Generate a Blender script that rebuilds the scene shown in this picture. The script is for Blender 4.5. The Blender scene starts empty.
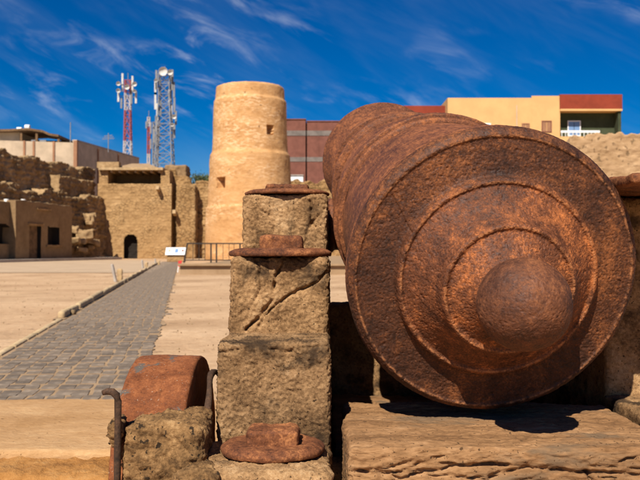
import bpy, math, random
import numpy as np
from mathutils import Vector, Matrix

# ------------------------------------------------------------------ camera, world, sun
scn = bpy.context.scene
col = scn.collection
H = 0.75                      # camera height above the courtyard
FP = 800.0                    # focal length in photo pixels (640 wide)
HZ = 250.0                    # horizon row

cam_d = bpy.data.cameras.new('camera'); cam = bpy.data.objects.new('camera', cam_d); col.objects.link(cam)
cam_d.sensor_width = 36.0; cam_d.lens = 36.0 * FP / 640.0
cam.location = (0, 0, H)
cam.rotation_euler = (math.radians(90) + math.atan((HZ - 240) / FP), 0, 0)
cam_d.clip_start = 0.02; cam_d.clip_end = 3000
cam_d.dof.use_dof = True; cam_d.dof.focus_distance = 1.52; cam_d.dof.aperture_fstop = 13
scn.camera = cam

SUN_TRAVEL = Vector((0.245, 0.67, -0.78)).normalized()
el = math.asin(-SUN_TRAVEL.z); az = math.atan2(-SUN_TRAVEL.x, -SUN_TRAVEL.y)
sd = bpy.data.lights.new('sun', 'SUN'); sd.energy = 5.0; sd.angle = math.radians(0.5); sd.color = (1.0, 0.93, 0.82)
so = bpy.data.objects.new('sun', sd); col.objects.link(so)
so.rotation_euler = SUN_TRAVEL.to_track_quat('-Z', 'Y').to_euler(); so.location = (-8, -8, 20)

world = bpy.data.worlds.new('World'); scn.world = world; world.use_nodes = True
wn = world.node_tree.nodes; wl = world.node_tree.links; wn.clear()
def wnode(t, **kw):
    n = wn.new(t)
    for k, v in kw.items(): setattr(n, k, v)
    return n
sky = wnode('ShaderNodeTexSky', sky_type='NISHITA', sun_disc=False)
sky.sun_elevation = el; sky.sun_rotation = az; sky.altitude = 1500; sky.air_density = 1.0; sky.dust_density = 0.15; sky.ozone_density = 4.0
tc = wnode('ShaderNodeTexCoord')
hs = wnode('ShaderNodeHueSaturation'); hs.inputs['Hue'].default_value = 0.512; hs.inputs['Saturation'].default_value = 1.62; hs.inputs['Value'].default_value = 0.66
gm = wnode('ShaderNodeGamma'); gm.inputs[1].default_value = 1.0
wl.new(sky.outputs[0], hs.inputs['Color']); wl.new(hs.outputs[0], gm.inputs[0])
def cloud_layer(rot, sc, nscale, lo, hi, off, det=7, dist=0.6):
    m0 = wnode('ShaderNodeMapping'); m0.inputs['Rotation'].default_value = (0, rot, 0)
    m = wnode('ShaderNodeMapping'); m.inputs['Scale'].default_value = sc; m.inputs['Location'].default_value = off
    n = wnode('ShaderNodeTexNoise'); n.inputs['Scale'].default_value = nscale; n.inputs['Detail'].default_value = det; n.inputs['Roughness'].default_value = 0.58; n.inputs['Distortion'].default_value = dist
    r = wnode('ShaderNodeMapRange'); r.interpolation_type = 'SMOOTHSTEP'; r.inputs[1].default_value = lo; r.inputs[2].default_value = hi
    wl.new(tc.outputs['Generated'], m0.inputs[0]); wl.new(m0.outputs[0], m.inputs[0]); wl.new(m.outputs[0], n.inputs['Vector']); wl.new(n.outputs[0], r.inputs[0])
    return r.outputs[0]
c1 = cloud_layer(math.radians(-24), (7, 7, 24), 1.3, 0.48, 0.82, (1.783, 0.4, 1.782), dist=0.5)
c2 = cloud_layer(math.radians(-12), (2.6, 2.6, 6.0), 1.3, 0.50, 0.74, (1.366, 0.7, 0.9), det=3, dist=0.2)
c3 = cloud_layer(math.radians(-30), (3.5, 3.5, 16), 1.2, 0.40, 0.85, (3.2, 0.7, 1.5), det=5, dist=0.3)
mul = wnode('ShaderNodeMath', operation='MULTIPLY'); wl.new(c1, mul.inputs[0]); wl.new(c2, mul.inputs[1])
mad = wnode('ShaderNodeMath', operation='MULTIPLY_ADD'); wl.new(c3, mad.inputs[0]); mad.inputs[1].default_value = 0.05; wl.new(mul.outputs[0], mad.inputs[2])
ms = wnode('ShaderNodeMath', operation='MULTIPLY', use_clamp=True); wl.new(mad.outputs[0], ms.inputs[0]); ms.inputs[1].default_value = 1.0
mx = wnode('ShaderNodeMix', data_type='RGBA'); wl.new(ms.outputs[0], mx.inputs[0]); wl.new(gm.outputs[0], mx.inputs[6]); mx.inputs[7].default_value = (7.5, 7.9, 8.6, 1)
bg = wnode('ShaderNodeBackground'); bg.inputs[1].default_value = 0.075; wl.new(mx.outputs[2], bg.inputs[0])
wo = wnode('ShaderNodeOutputWorld'); wl.new(bg.outputs[0], wo.inputs[0])

scn.render.engine = 'CYCLES'
scn.view_settings.view_transform = 'Standard'; scn.view_settings.look = 'None'
scn.view_settings.exposure = 0.60; scn.view_settings.gamma = 1.0
scn.cycles.use_denoising = True
scn.cycles.max_bounces = 6

# ------------------------------------------------------------------ numpy noise
rng = np.random.RandomState(7)
_P = np.concatenate([rng.permutation(256)] * 3).astype(np.int64)
_G = rng.normal(size=(256, 3)); _G /= np.linalg.norm(_G, axis=1)[:, None]
def perlin(p):
    p = np.asarray(p, float); i = np.floor(p).astype(np.int64); f = p - i; i &= 255
    w = f * f * f * (f * (f * 6 - 15) + 10); out = 0
    for dx in (0, 1):
        wx = w[:, 0] if dx else 1 - w[:, 0]
        for dy in (0, 1):
            wy = w[:, 1] if dy else 1 - w[:, 1]
            for dz in (0, 1):
                wz = w[:, 2] if dz else 1 - w[:, 2]
                h = _P[_P[_P[(i[:, 0] + dx) & 255] + ((i[:, 1] + dy) & 255)] + ((i[:, 2] + dz) & 255)]
                g = _G[h]
                out = out + wx * wy * wz * (g[:, 0] * (f[:, 0] - dx) + g[:, 1] * (f[:, 1] - dy) + g[:, 2] * (f[:, 2] - dz))
    return out * 1.5
def fbm(p, scale, octs=4, seed=0, gain=0.5):
    p = np.asarray(p, float) * scale + np.array([seed * 17.31, seed * 5.77, seed * 9.13]); a = 1.0; s = 0; t = 0
    for o in range(octs):
        s = s + a * perlin(p); t += a; a *= gain; p = p * 2.03 + 3.7
    return s / t

# ------------------------------------------------------------------ object helpers
def W(px, py, d): return Vector((d * (px - 320) / FP, d, H + d * (HZ - py) / FP))
def X(px, d): return d * (px - 320) / FP
def Z(py, d): return H + d * (HZ - py) / FP
def tag(o, label=None, cat=None, group=None, kind=None):
    if label: o['label'] = label
    if cat: o['category'] = cat
    if group: o['group'] = group
    if kind: o['kind'] = kind
    return o
def thing(name, label, cat, loc=(0, 0, 0), group=None):
    o = bpy.data.objects.new(name, None); col.objects.link(o); o.location = loc; o.empty_display_size = 0.2
    return tag(o, label, cat, group)
def wloc(o):
    v = Vector((0, 0, 0))
    while o is not None:
        v = v + o.location; o = o.parent
    return v
def mesh(name, V, F, mat, parent=None, smooth=True, local=False):
    V = np.asarray(V, float)
    if parent is not None and not local: V = V - np.array(wloc(parent))
    me = bpy.data.meshes.new(name)
    F = F if isinstance(F, list) else np.asarray(F)
    if isinstance(F, np.ndarray):
        n = len(F); k = F.shape[1]
        me.vertices.add(len(V)); me.vertices.foreach_set('co', V.astype(np.float32).ravel())
        me.loops.add(n * k); me.loops.foreach_set('vertex_index', F.astype(np.int32).ravel())
        me.polygons.add(n); me.polygons.foreach_set('loop_start', (np.arange(n) * k).astype(np.int32))
        me.update(calc_edges=True); me.validate()
    else:
        me.from_pydata([tuple(v) for v in V], [], [tuple(f) for f in F]); me.update()
    if smooth: me.polygons.foreach_set('use_smooth', np.ones(len(me.polygons), bool))
    me.materials.append(mat)
    o = bpy.data.objects.new(name, me); col.objects.link(o)
    if parent is not None: o.parent = parent
    return o
class MB:
    def __init__(s): s.V = []; s.F = []
    def add(s, V, F):
        b = len(s.V); s.V += [tuple(v) for v in V]; s.F += [tuple(i + b for i in f) for f in F]; return s
    def box(s, x0, x1, y0, y1, z0, z1):
        return s.add([(x0, y0, z0), (x1, y0, z0), (x1, y1, z0), (x0, y1, z0), (x0, y0, z1), (x1, y0, z1), (x1, y1, z1), (x0, y1, z1)],
                     [(0, 3, 2, 1), (4, 5, 6, 7), (0, 1, 5, 4), (1, 2, 6, 5), (2, 3, 7, 6), (3, 0, 4, 7)])
    def obox(s, c, ax, ay, az):      # oriented box: centre and half-axis vectors
        c, ax, ay, az = Vector(c), Vector(ax), Vector(ay), Vector(az)
        V = [c + sx * ax + sy * ay + sz * az for sz in (-1, 1) for sx, sy in ((-1, -1), (1, -1), (1, 1), (-1, 1))]
        return s.add(V, [(0, 3, 2, 1), (4, 5, 6, 7), (0, 1, 5, 4), (1, 2, 6, 5), (2, 3, 7, 6), (3, 0, 4, 7)])
    def bar(s, a, b, w, h=None):
        a, b = Vector(a), Vector(b); d = (b - a); L = d.length; d.normalize()
        up = Vector((0, 0, 1)) if abs(d.z) < 0.9 else Vector((0, 1, 0))
        x = d.cross(up).normalized(); y = x.cross(d)
        return s.obox((a + b) / 2, x * w / 2, y * (h or w) / 2, d * L / 2)
    def tube(s, pts, rad, n=8):
        pts = [Vector(p) for p in pts]; rad = rad if isinstance(rad, (list, tuple)) else [rad] * len(pts)
        V = []; F = []
        for i, p in enumerate(pts):
            d = (pts[min(i + 1, len(pts) - 1)] - pts[max(i - 1, 0)]).normalized()
            up = Vector((0, 0, 1)) if abs(d.z) < 0.95 else Vector((0, 1, 0))
            x = d.cross(up).normalized(); y = x.cross(d)
            V += [p + rad[i] * (math.cos(2 * math.pi * k / n) * x + math.sin(2 * math.pi * k / n) * y) for k in range(n)]
        for i in range(len(pts) - 1):
            F += [(i * n + k, i * n + (k + 1) % n, (i + 1) * n + (k + 1) % n, (i + 1) * n + k) for k in range(n)]
        F += [tuple(reversed(range(n))), tuple((len(pts) - 1) * n + k for k in range(n))]
        return s.add(V, F)
    def build(s, name, mat, parent=None, smooth=False, local=False): return mesh(name, s.V, s.F, mat, parent, smooth, local)

def block_mesh(size, step, r):
    """box surface lattice with rounded edges: vertices (centred), outward normals, quads"""
    sx, sy, sz = size; n = [max(2, int(round(s / step))) for s in size]
    quads = []; pts = []
    for a in range(3):
        b, c = (a + 1) % 3, (a + 2) % 3
        for side in (0, 1):
            ib, ic = np.meshgrid(np.arange(n[b] + 1), np.arange(n[c] + 1), indexing='ij')
            P = np.zeros(ib.shape + (3,), int); P[..., a] = side * n[a]; P[..., b] = ib; P[..., c] = ic
            base = sum(len(p) for p in pts); pts.append(P.reshape(-1, 3))
            idx = base + np.arange(ib.size).reshape(ib.shape)
            q = np.stack([idx[:-1, :-1], idx[1:, :-1], idx[1:, 1:], idx[:-1, 1:]], -1).reshape(-1, 4)
            quads.append(q if side else q[:, ::-1])
    P = np.concatenate(pts); Q = np.concatenate(quads)
    U, inv = np.unique(P, axis=0, return_inverse=True); Q = inv.reshape(-1)[Q]
    V = (U / np.array(n) - 0.5) * np.array(size)
    half = np.array(size) / 2; rr = min(r, half.min() * 0.99)
    c = np.clip(V, -half + rr, half - rr); d = V - c
    N = d / np.maximum(np.linalg.norm(d, axis=1), 1e-9)[:, None]
    return c + N * rr, N, Q
def rough_block(name, lo, hi, mat, parent, step=0.003, r=0.012, amp=0.006, scale=18, fine=0.002, seed=0, cracks=(), aniso=(1, 1, 1), extra=None, pitk=1.6, wobk=0.010):
    lo, hi = np.array(lo, float), np.array(hi, float); ce = (lo + hi) / 2
    V, N, Q = block_mesh(tuple(hi - lo), step, r); P = V + ce
    A = P * np.array(aniso)
    dsp = amp * fbm(A, scale, 5, seed, 0.55) * 1.6 + fine * fbm(A, scale * 9, 3, seed + 3, 0.7) * 2.2
    pit = fbm(A, scale * 3.2, 2, seed + 9); dsp -= fine * np.clip(pit - 0.15, 0, 1) * pitk
    big = np.stack([fbm(P, 5, 2, seed + 20 + k) for k in range(3)], 1) * amp * 1.2
    wob = np.stack([fbm(P, 25, 3, seed + 30 + k) for k in range(3)], 1) * wobk
    for (axis, pts, w, dep) in cracks:          # polyline in the plane across `axis`
        keep = [k for k in range(3) if k != axis]
        q = (P + wob)[:, keep]; best = np.full(len(q), 9.0)
        for a, b in zip(pts[:-1], pts[1:]):
            a, b = np.array(a), np.array(b); ab = b - a
            t = np.clip(((q - a) @ ab) / (ab @ ab), 0, 1); best = np.minimum(best, np.linalg.norm(q - a - t[:, None] * ab, axis=1))
        dsp -= dep * np.clip(0.75 + 1.6 * fbm(P, 40, 2, seed + 50), 0.15, 1.3) * np.exp(-(best / (w * np.clip(1 + 1.2 * fbm(P, 30, 2, seed + 51), 0.4, 1.8))) ** 2) * np.clip(np.abs(N[:, axis]) * 1.3, 0, 1)
    if extra is not None: dsp += extra(P, N)
    return mesh(name, P + N * dsp[:, None] + big, Q, mat, parent)

def lathe(profile, segs, step=None, sm=0):
    """profile of (t, r) along +Y; returns V, N, Q"""
    pr = np.array(profile, float)
    if step:
        L = np.concatenate([[0], np.cumsum(np.linalg.norm(np.diff(pr, axis=0), axis=1))]); n = max(2, int(L[-1] / step))
        s = np.linspace(0, L[-1], n + 1); pr = np.stack([np.interp(s, L, pr[:, 0]), np.interp(s, L, pr[:, 1])], 1)
        for _ in range(sm):
            q = pr.copy(); q[1:-1] = (pr[:-2] + 2 * pr[1:-1] + pr[2:]) / 4; pr = q
    tg = np.gradient(pr, axis=0); nn = np.stack([-tg[:, 1], tg[:, 0]], 1); nn /= np.maximum(np.linalg.norm(nn, axis=1), 1e-9)[:, None]
    th = np.arange(segs) * 2 * math.pi / segs; c, s_ = np.cos(th), np.sin(th)
    V = np.stack([pr[:, 1][:, None] * c, np.repeat(pr[:, 0][:, None], segs, 1), pr[:, 1][:, None] * s_], -1)
    N = np.stack([nn[:, 1][:, None] * c, np.repeat(nn[:, 0][:, None], segs, 1), nn[:, 1][:, None] * s_], -1)
    m = len(pr); idx = np.arange(m * segs).reshape(m, segs)
    Q = np.stack([idx[:-1], np.roll(idx, -1, 1)[:-1], np.roll(idx, -1, 1)[1:], idx[1:]], -1).reshape(-1, 4)
    return V.reshape(-1, 3), N.reshape(-1, 3), Q

def recess(V, Q, mask, off):
    """push the masked faces by off (function of points) and close the sides"""
    Q = np.asarray(Q); cut = Q[mask]; keep = Q[~mask]
    ids = np.unique(cut); m = {int(v): i + len(V) for i, v in enumerate(ids)}
    nv = off(V[ids]); V2 = np.concatenate([V, nv])
    back = [[m[int(i)] for i in f] for f in cut]; cnt = {}
    for f in cut:
        for a, b in zip(f, np.roll(f, -1)):
            k = (int(min(a, b)), int(max(a, b))); cnt.setdefault(k, []).append((int(a), int(b)))
    sides = [[e[0][0], e[0][1], m[e[0][1]], m[e[0][0]]] for e in cnt.values() if len(e) == 1]
    return V2, keep, np.array(back + sides)

def wall_mesh(name, A, B, top, thick, mat, parent, res=0.12, disp=None, openings=(), rec_mat=None, rec_depth=0.6, nfront=None, batter=0.0, base=0.0):
    """wall from A to B (2D); top(u) -> height; front towards nfront; openings: fn(u, v)->bool on face centres"""
    A, B = np.array(A, float), np.array(B, float); L = np.linalg.norm(B - A); ud = (B - A) / L
    nd = np.array([ud[1], -ud[0]])
    if nfront is not None and nd @ np.array(nfront) < 0: nd = -nd
    nu = max(2, int(L / res)); u = np.linspace(0, L, nu + 1); tp = np.array([top(x) for x in u]); nv = max(2, int((tp.max() - base) / res))
    t = np.linspace(0, 1, nv + 1); UU = np.repeat(u[:, None], nv + 1, 1); VV = base + t[None] * (tp[:, None] - base)
    # front rows, then over the top, then down the back
    D = np.zeros_like(UU) - batter * VV
    ntop = max(2, int(thick / res)); tt = np.linspace(0, 1, ntop + 1)[1:]
    UT = np.repeat(u[:, None], ntop, 1); VT = np.repeat(tp[:, None], ntop, 1); DT = -thick * tt[None] - batter * VT
    UB = u[:, None]; VB = np.full_like(UB, base); DB = np.full_like(UB, -thick - batter * tp.max())
    Ua, Va, Da = np.concatenate([UU, UT, UB], 1), np.concatenate([VV, VT, VB], 1), np.concatenate([D, DT, DB], 1)
    P = np.stack([A[0] + ud[0] * Ua + nd[0] * Da, A[1] + ud[1] * Ua + nd[1] * Da, Va], -1)
    m = P.shape[1]; P = P.reshape(-1, 3); fr = np.zeros(Ua.shape); fr[:, :nv + 1] = 1; fr = fr.ravel()
    if disp is not None:
        dd = disp(P, Ua.ravel(), Va.ravel()); up = np.zeros(Ua.shape); up[:, nv:nv + ntop] = 1; up = up.ravel()
        P = P + np.outer(dd * fr, [nd[0], nd[1], 0]) + np.outer(dd * up * 0.8, [0, 0, 1])
    idx = np.arange((nu + 1) * m).reshape(nu + 1, m)
    Q = np.stack([idx[:-1, :-1], idx[1:, :-1], idx[1:, 1:], idx[:-1, 1:]], -1).reshape(-1, 4)
    if np.cross(ud, nd) > 0: Q = Q[:, ::-1]
    nc = m - 1; ju = (np.arange(len(Q)) % nc); fu = Ua.ravel()[Q].mean(1); fv = Va.ravel()[Q].mean(1)
    mask = np.zeros(len(Q), bool)
    for op in openings: mask |= np.array([op(a, b) for a, b in zip(fu, fv)]) & (ju < nv)
    P_all = np.concatenate([P, P[idx[0]], P[idx[-1]]]); n0 = len(P)
    caps = [list(range(n0 + m - 1, n0 - 1, -1)), list(range(n0 + m, n0 + 2 * m))]
    if np.cross(ud, nd) > 0: caps = [c[::-1] for c in caps]
    if mask.any():
        V2, keep, rq = recess(P, Q, mask, lambda p: p - rec_depth * np.array([nd[0], nd[1], 0]))
        o = mesh(name, P_all, [tuple(map(int, f)) for f in keep] + [tuple(c) for c in caps], mat, parent)
        used = np.unique(rq); mp = np.zeros(len(V2), int); mp[used] = np.arange(len(used))
        mesh('recess', V2[used], mp[rq], rec_mat or mat, o if parent is not None else o, smooth=False, local=False)
    else:
        o = mesh(name, P_all, [tuple(map(int, f)) for f in Q] + [tuple(c) for c in caps], mat, parent)
    return o, ud, nd

# ------------------------------------------------------------------ materials
def new_mat(name):
    m = bpy.data.materials.new(name); m.use_nodes = True; nt = m.node_tree
    b = nt.nodes['Principled BSDF']; return m, nt, b
class NT:
    def __init__(s, nt): s.t = nt; s.n = nt.nodes; s.l = nt.links; s.co = s.n.new('ShaderNodeTexCoord').outputs['Object']
    def mp(s, scale=(1, 1, 1), rot=(0, 0, 0), loc=(0, 0, 0)):
        m = s.n.new('ShaderNodeMapping'); m.inputs['Scale'].default_value = scale; m.inputs['Rotation'].default_value = rot; m.inputs['Location'].default_value = loc
        s.l.new(s.co, m.inputs[0]); return m.outputs[0]
    def noise(s, sc, det=5, rough=0.6, vec=None, dist=0.0):
        n = s.n.new('ShaderNodeTexNoise'); n.inputs['Scale'].default_value = sc; n.inputs['Detail'].default_value = det; n.inputs['Roughness'].default_value = rough; n.inputs['Distortion'].default_value = dist
        s.l.new(vec or s.co, n.inputs['Vector']); return n.outputs[0]
    def vor(s, sc, feat='F1', vec=None, rnd=1.0, out=0):
        n = s.n.new('ShaderNodeTexVoronoi'); n.feature = feat; n.inputs['Scale'].default_value = sc; n.inputs['Randomness'].default_value = rnd
        s.l.new(vec or s.co, n.inputs['Vector']); return n.outputs[out]
    def ramp(s, x, stops):
        r = s.n.new('ShaderNodeValToRGB'); e = r.color_ramp.elements
        while len(e) < len(stops): e.new(0.5)
        for q, (p, c) in zip(e, stops): q.position = p; q.color = (*c, 1) if len(c) == 3 else c
        s.l.new(x, r.inputs[0]); return r.outputs[0]
    def rng(s, x, a, b, c=0.0, d=1.0, smooth=True):
        r = s.n.new('ShaderNodeMapRange'); r.interpolation_type = 'SMOOTHSTEP' if smooth else 'LINEAR'
        for i, v in zip((1, 2, 3, 4), (a, b, c, d)): r.inputs[i].default_value = v
        s.l.new(x, r.inputs[0]); return r.outputs[0]
    def mix(s, f, a, b, mode='MIX'):
        m = s.n.new('ShaderNodeMix'); m.data_type = 'RGBA'; m.blend_type = mode
        for sock, v in ((m.inputs[0], f), (m.inputs[6], a), (m.inputs[7], b)):
            if hasattr(v, 'is_output'): s.l.new(v, sock)
            elif isinstance(v, (int, float)): sock.default_value = v
            else: sock.default_value = (*v, 1)
        return m.outputs[2]
    def math(s, op, a, b=0.0):
        m = s.n.new('ShaderNodeMath'); m.operation = op
        for sock, v in ((m.inputs[0], a), (m.inputs[1], b)):
            if hasattr(v, 'is_output'): s.l.new(v, sock)
            else: sock.default_value = v
        return m.outputs[0]
    def bump(s, h, dist, strength=1.0, prev=None):
        b = s.n.new('ShaderNodeBump'); b.inputs['Distance'].default_value = dist; b.inputs['Strength'].default_value = strength
        s.l.new(h, b.inputs['Height'])
        if prev is not None: s.l.new(prev, b.inputs['Normal'])
        return b.outputs[0]
    def obj_random(s):
        return s.n.new('ShaderNodeObjectInfo').outputs['Random']
def finish(nt, b, g, color, rough=0.9, normal=None, spec=0.2, metal=0.0):
    if hasattr(color, 'is_output'): nt.links.new(color, b.inputs['Base Color'])
    else: b.inputs['Base Color'].default_value = (*color, 1)
    if hasattr(rough, 'is_output'): nt.links.new(rough, b.inputs['Roughness'])
    else: b.inputs['Roughness'].default_value = rough
    b.inputs['Specular IOR Level'].default_value = spec; b.inputs['Metallic'].default_value = metal
    if normal is not None: nt.links.new(normal, b.inputs['Normal'])

def earth(name, cols, big, fine, bdist, stones=None, rough=0.95, aniso=(1, 1, 1), stain=None, courses=None, spots=None, dashes=None, vary=0.0, bump2=None):
    """weathered mineral surface: large patches, fine grain, optional stone cells and courses"""
    m, nt, b = new_mat(name); g = NT(nt); v = g.mp(aniso)
    n1 = g.noise(big, 6, 0.62, v, 0.3); n2 = g.noise(fine, 5, 0.7, v)
    f = g.math('MULTIPLY_ADD', n2, 0.45); f.node.inputs[2].default_value = 0.0
    add = g.math('ADD', f, g.math('MULTIPLY', n1, 0.62))
    k = len(cols); c = g.ramp(add, [(0.36 + 0.34 * i / (k - 1), cc) for i, cc in enumerate(cols)])
    hgt = n2
    if stones:
        msk = g.rng(g.noise(0.5, 4, 0.65), 0.40, 0.60, 0.12, 1.0); cell = g.vor(stones, 'DISTANCE_TO_EDGE', g.mp((1, 1, 1.9))); ed = g.math('MAXIMUM', g.rng(cell, 0.0, 0.10), g.math('SUBTRACT', 1.0, msk))
        rc = g.vor(stones, 'F1', g.mp((1, 1, 1.9)), out=1)
        c = g.mix(g.math('MULTIPLY', msk, 0.30), c, g.mix(1.0, c, g.ramp(g.math('MULTIPLY', g.rng(rc, 0, 1, smooth=False), 1.0), [(0, (0.55, 0.55, 0.55)), (1, (1.5, 1.45, 1.35))]), 'MULTIPLY'))
        c = g.mix(g.math('MULTIPLY', g.math('SUBTRACT', 1.0, ed), 0.42), c, tuple(x * 0.45 for x in cols[0]))
        hgt = g.math('ADD', g.math('MULTIPLY', n2, 0.4), ed)
    if courses:
        wv = nt.nodes.new('ShaderNodeTexWave'); wv.bands_direction = 'Z'; wv.inputs['Scale'].default_value = courses; wv.inputs['Distortion'].default_value = 2.5; wv.inputs['Detail'].default_value = 3; wv.inputs['Detail Scale'].default_value = 1.5
        nt.links.new(g.co, wv.inputs['Vector']); hgt = g.math('ADD', hgt, g.math('MULTIPLY', wv.outputs[1], 0.5))
        c = g.mix(g.math('MULTIPLY', g.rng(wv.outputs[1], 0.25, 0.0), 0.35), c, tuple(x * 0.5 for x in cols[0]))
    if stain:
        sn = g.rng(g.noise(stain[1], 5, 0.65, v, 0.4), stain[2], stain[3]); c = g.mix(sn, c, stain[0])
    if dashes:
        dn = g.noise(1.0, 4, 0.7, g.mp((3.2, 3.2, 8.5))); zone = g.rng(g.noise(0.35, 3, 0.6, g.mp((0.6, 0.6, 1.6))), 0.42, 0.62)
        c = g.mix(g.math('MULTIPLY', g.math('MULTIPLY', g.rng(dn, dashes[1] - 0.03, dashes[1] + 0.05), zone), 0.55), c, dashes[0])
        dk = g.noise(1.0, 4, 0.7, g.mp((2.6, 2.6, 4.0), (0, 0, 0), (4, 2, 7))); c = g.mix(g.math('MULTIPLY', g.rng(dk, 0.62, 0.70), 0.5), c, tuple(x * 0.55 for x in cols[0]))
    if spots:
        sp = g.rng(g.noise(spots[1], 2, 0.5), spots[2], spots[2] + 0.06); c = g.mix(sp, c, spots[0])
    if vary:
        c = g.mix(1.0, c, g.ramp(g.obj_random(), [(0, (1 - vary, 1 - vary, 1 - vary * 0.9)), (1, (1 + vary, 1 + vary * 0.95, 1 + vary * 0.8))]), 'MULTIPLY')
    nb = g.bump(hgt, bdist, 0.9)
    if bump2: nb = g.bump(g.noise(bump2[0], 3, 0.55), bump2[1], 1.0, nb)
    finish(nt, b, g, c, rough, nb); return m

def rust(name, dark, mid, light, streak=False, sc=1.0, patch=None, white=None, rings=None, gloss=False):
    m, nt, b = new_mat(name); g = NT(nt)
    n1 = g.noise(7 * sc, 8, 0.68, None, 0.5); n2 = g.noise(60 * sc, 6, 0.72); n3 = g.noise(260 * sc, 4, 0.75)
    f = g.math('ADD', g.math('MULTIPLY', n1, 0.42), g.math('ADD', g.math('MULTIPLY', n2, 0.30), g.math('MULTIPLY', n3, 0.30)))
    c = g.ramp(f, [(0.42, dark), (0.52, mid), (0.63, light)])
    fl = g.noise(24 * sc, 7, 0.74, None, 0.8); c = g.mix(g.math('MULTIPLY', g.rng(fl, 0.565, 0.605), 0.30), c, tuple(x * 0.8 for x in dark))
    f2 = g.noise(17 * sc, 7, 0.74, g.mp((1, 1, 1), (0, 0, 0), (3, 8, 5)), 0.8); c = g.mix(g.math('MULTIPLY', g.rng(f2, 0.57, 0.63), 0.22), c, light)
    pit = g.vor(75 * sc, 'SMOOTH_F1', g.mp((1, 1, 1))); pit2 = g.vor(190 * sc, 'F1')
    c = g.mix(g.math('MULTIPLY', g.rng(pit, 0.28, 0.05), 0.45), c, tuple(x * 0.45 for x in dark))
    if streak:
        s1 = g.noise(16, 6, 0.7, g.mp((9, 1.2, 9))); c = g.mix(g.math('MULTIPLY', g.rng(s1, 0.45, 0.75), 0.55), c, light)
        s2 = g.noise(9, 6, 0.65, g.mp((3, 1, 3))); c = g.mix(g.math('MULTIPLY', g.rng(s2, 0.5, 0.75), 0.45), c, tuple(x * 0.7 for x in dark))
    if patch:
        pn = g.rng(g.noise(patch[1], 6, 0.7, None, 0.4), patch[2], patch[2] + 0.05); c = g.mix(pn, c, patch[0])
    if white:
        pn = g.rng(g.noise(white[1], 3, 0.6), white[2], white[2] + 0.04); c = g.mix(pn, c, white[0])
    if rings:      # ring crests brightened for wear and caught light, inner mouldings for sunlight
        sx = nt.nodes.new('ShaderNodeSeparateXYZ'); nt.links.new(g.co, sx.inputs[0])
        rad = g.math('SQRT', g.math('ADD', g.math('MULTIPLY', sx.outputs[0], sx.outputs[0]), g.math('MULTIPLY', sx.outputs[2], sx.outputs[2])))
        c = g.mix(g.rng(rad, 0.205, 0.188), c, g.mix(1.0, c, (1.85, 1.75, 1.60), 'MULTIPLY'))  # sunlit look of the inner mouldings painted into their rust by radius
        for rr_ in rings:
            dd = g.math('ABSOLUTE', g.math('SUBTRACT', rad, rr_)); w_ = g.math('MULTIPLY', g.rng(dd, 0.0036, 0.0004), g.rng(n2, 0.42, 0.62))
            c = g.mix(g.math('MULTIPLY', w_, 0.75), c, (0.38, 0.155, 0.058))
    h = g.math('ADD', g.math('MULTIPLY', n2, 0.6), g.math('ADD', g.math('MULTIPLY', n3, 0.35), g.math('MULTIPLY', pit2, 0.25)))
    nb = g.bump(h, 0.0016, 1.0)
    finish(nt, b, g, c, g.rng(n2, 0.3, 0.7, 0.56, 0.85) if gloss else g.rng(n2, 0.3, 0.7, 0.7, 0.95), nb, 0.30 if gloss else 0.2, 0.0); return m

def flat(name, c, rough=0.8, grain=0.15, sc=6.0, spec=0.25, metal=0.0, bump=0.0):
    m, nt, b = new_mat(name); g = NT(nt); n = g.noise(sc, 6, 0.65, None, 0.3)
    cc = g.mix(g.rng(n, 0.3, 0.7), tuple(x * (1 - grain) for x in c), tuple(min(1, x * (1 + grain)) for x in c))
    finish(nt, b, g, cc, rough, g.bump(n, bump) if bump else None, spec, metal); return m

M = {}
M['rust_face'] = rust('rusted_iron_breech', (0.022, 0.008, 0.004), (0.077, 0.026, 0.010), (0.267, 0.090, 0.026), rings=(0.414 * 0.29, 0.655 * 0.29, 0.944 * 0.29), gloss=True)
M['rust_barrel'] = rust('rusted_iron_barrel', (0.055, 0.019, 0.010), (0.138, 0.046, 0.018), (0.353, 0.124, 0.041), streak=True, gloss=True)
M['rust_knob'] = rust('rusted_iron_knob', (0.046, 0.017, 0.009), (0.109, 0.038, 0.016), (0.237, 0.085, 0.030), gloss=True)
M['rust_bolt'] = rust('rusted_bolt', (0.055, 0.020, 0.010), (0.165, 0.058, 0.023), (0.40, 0.165, 0.06))
M['rust_tyre'] = rust('rusted_tyre', (0.096, 0.029, 0.010), (0.185, 0.059, 0.020), (0.311, 0.116, 0.043), patch=((0.096, 0.079, 0.064), 11, 0.575), white=((0.370, 0.287, 0.207), 230, 0.675))
M['iron_dark'] = rust('dark_iron', (0.030, 0.018, 0.012), (0.07, 0.038, 0.022), (0.15, 0.075, 0.04))
M['timber'] = earth('weathered_carriage', [(0.046, 0.024, 0.011), (0.178, 0.097, 0.041), (0.342, 0.199, 0.090), (0.475, 0.306, 0.158)], 12, 150, 0.0042, stain=((0.055, 0.032, 0.016), 9, 0.50, 0.66), spots=((0.044, 0.024, 0.011), 170, 0.645), vary=0.16)
M['beam'] = earth('weathered_beam', [(0.071, 0.034, 0.014), (0.182, 0.092, 0.038), (0.277, 0.148, 0.065), (0.372, 0.215, 0.106)], 9, 90, 0.0032, aniso=(0.45, 1.5, 1.5), stain=((0.150, 0.094, 0.052), 7, 0.52, 0.66), spots=((0.079, 0.041, 0.018), 150, 0.64))
M['mortar'] = earth('mortar', [(0.037, 0.020, 0.009), (0.123, 0.066, 0.026), (0.247, 0.136, 0.054), (0.378, 0.228, 0.100)], 20, 130, 0.0050, spots=((0.033, 0.020, 0.010), 90, 0.62))
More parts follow.
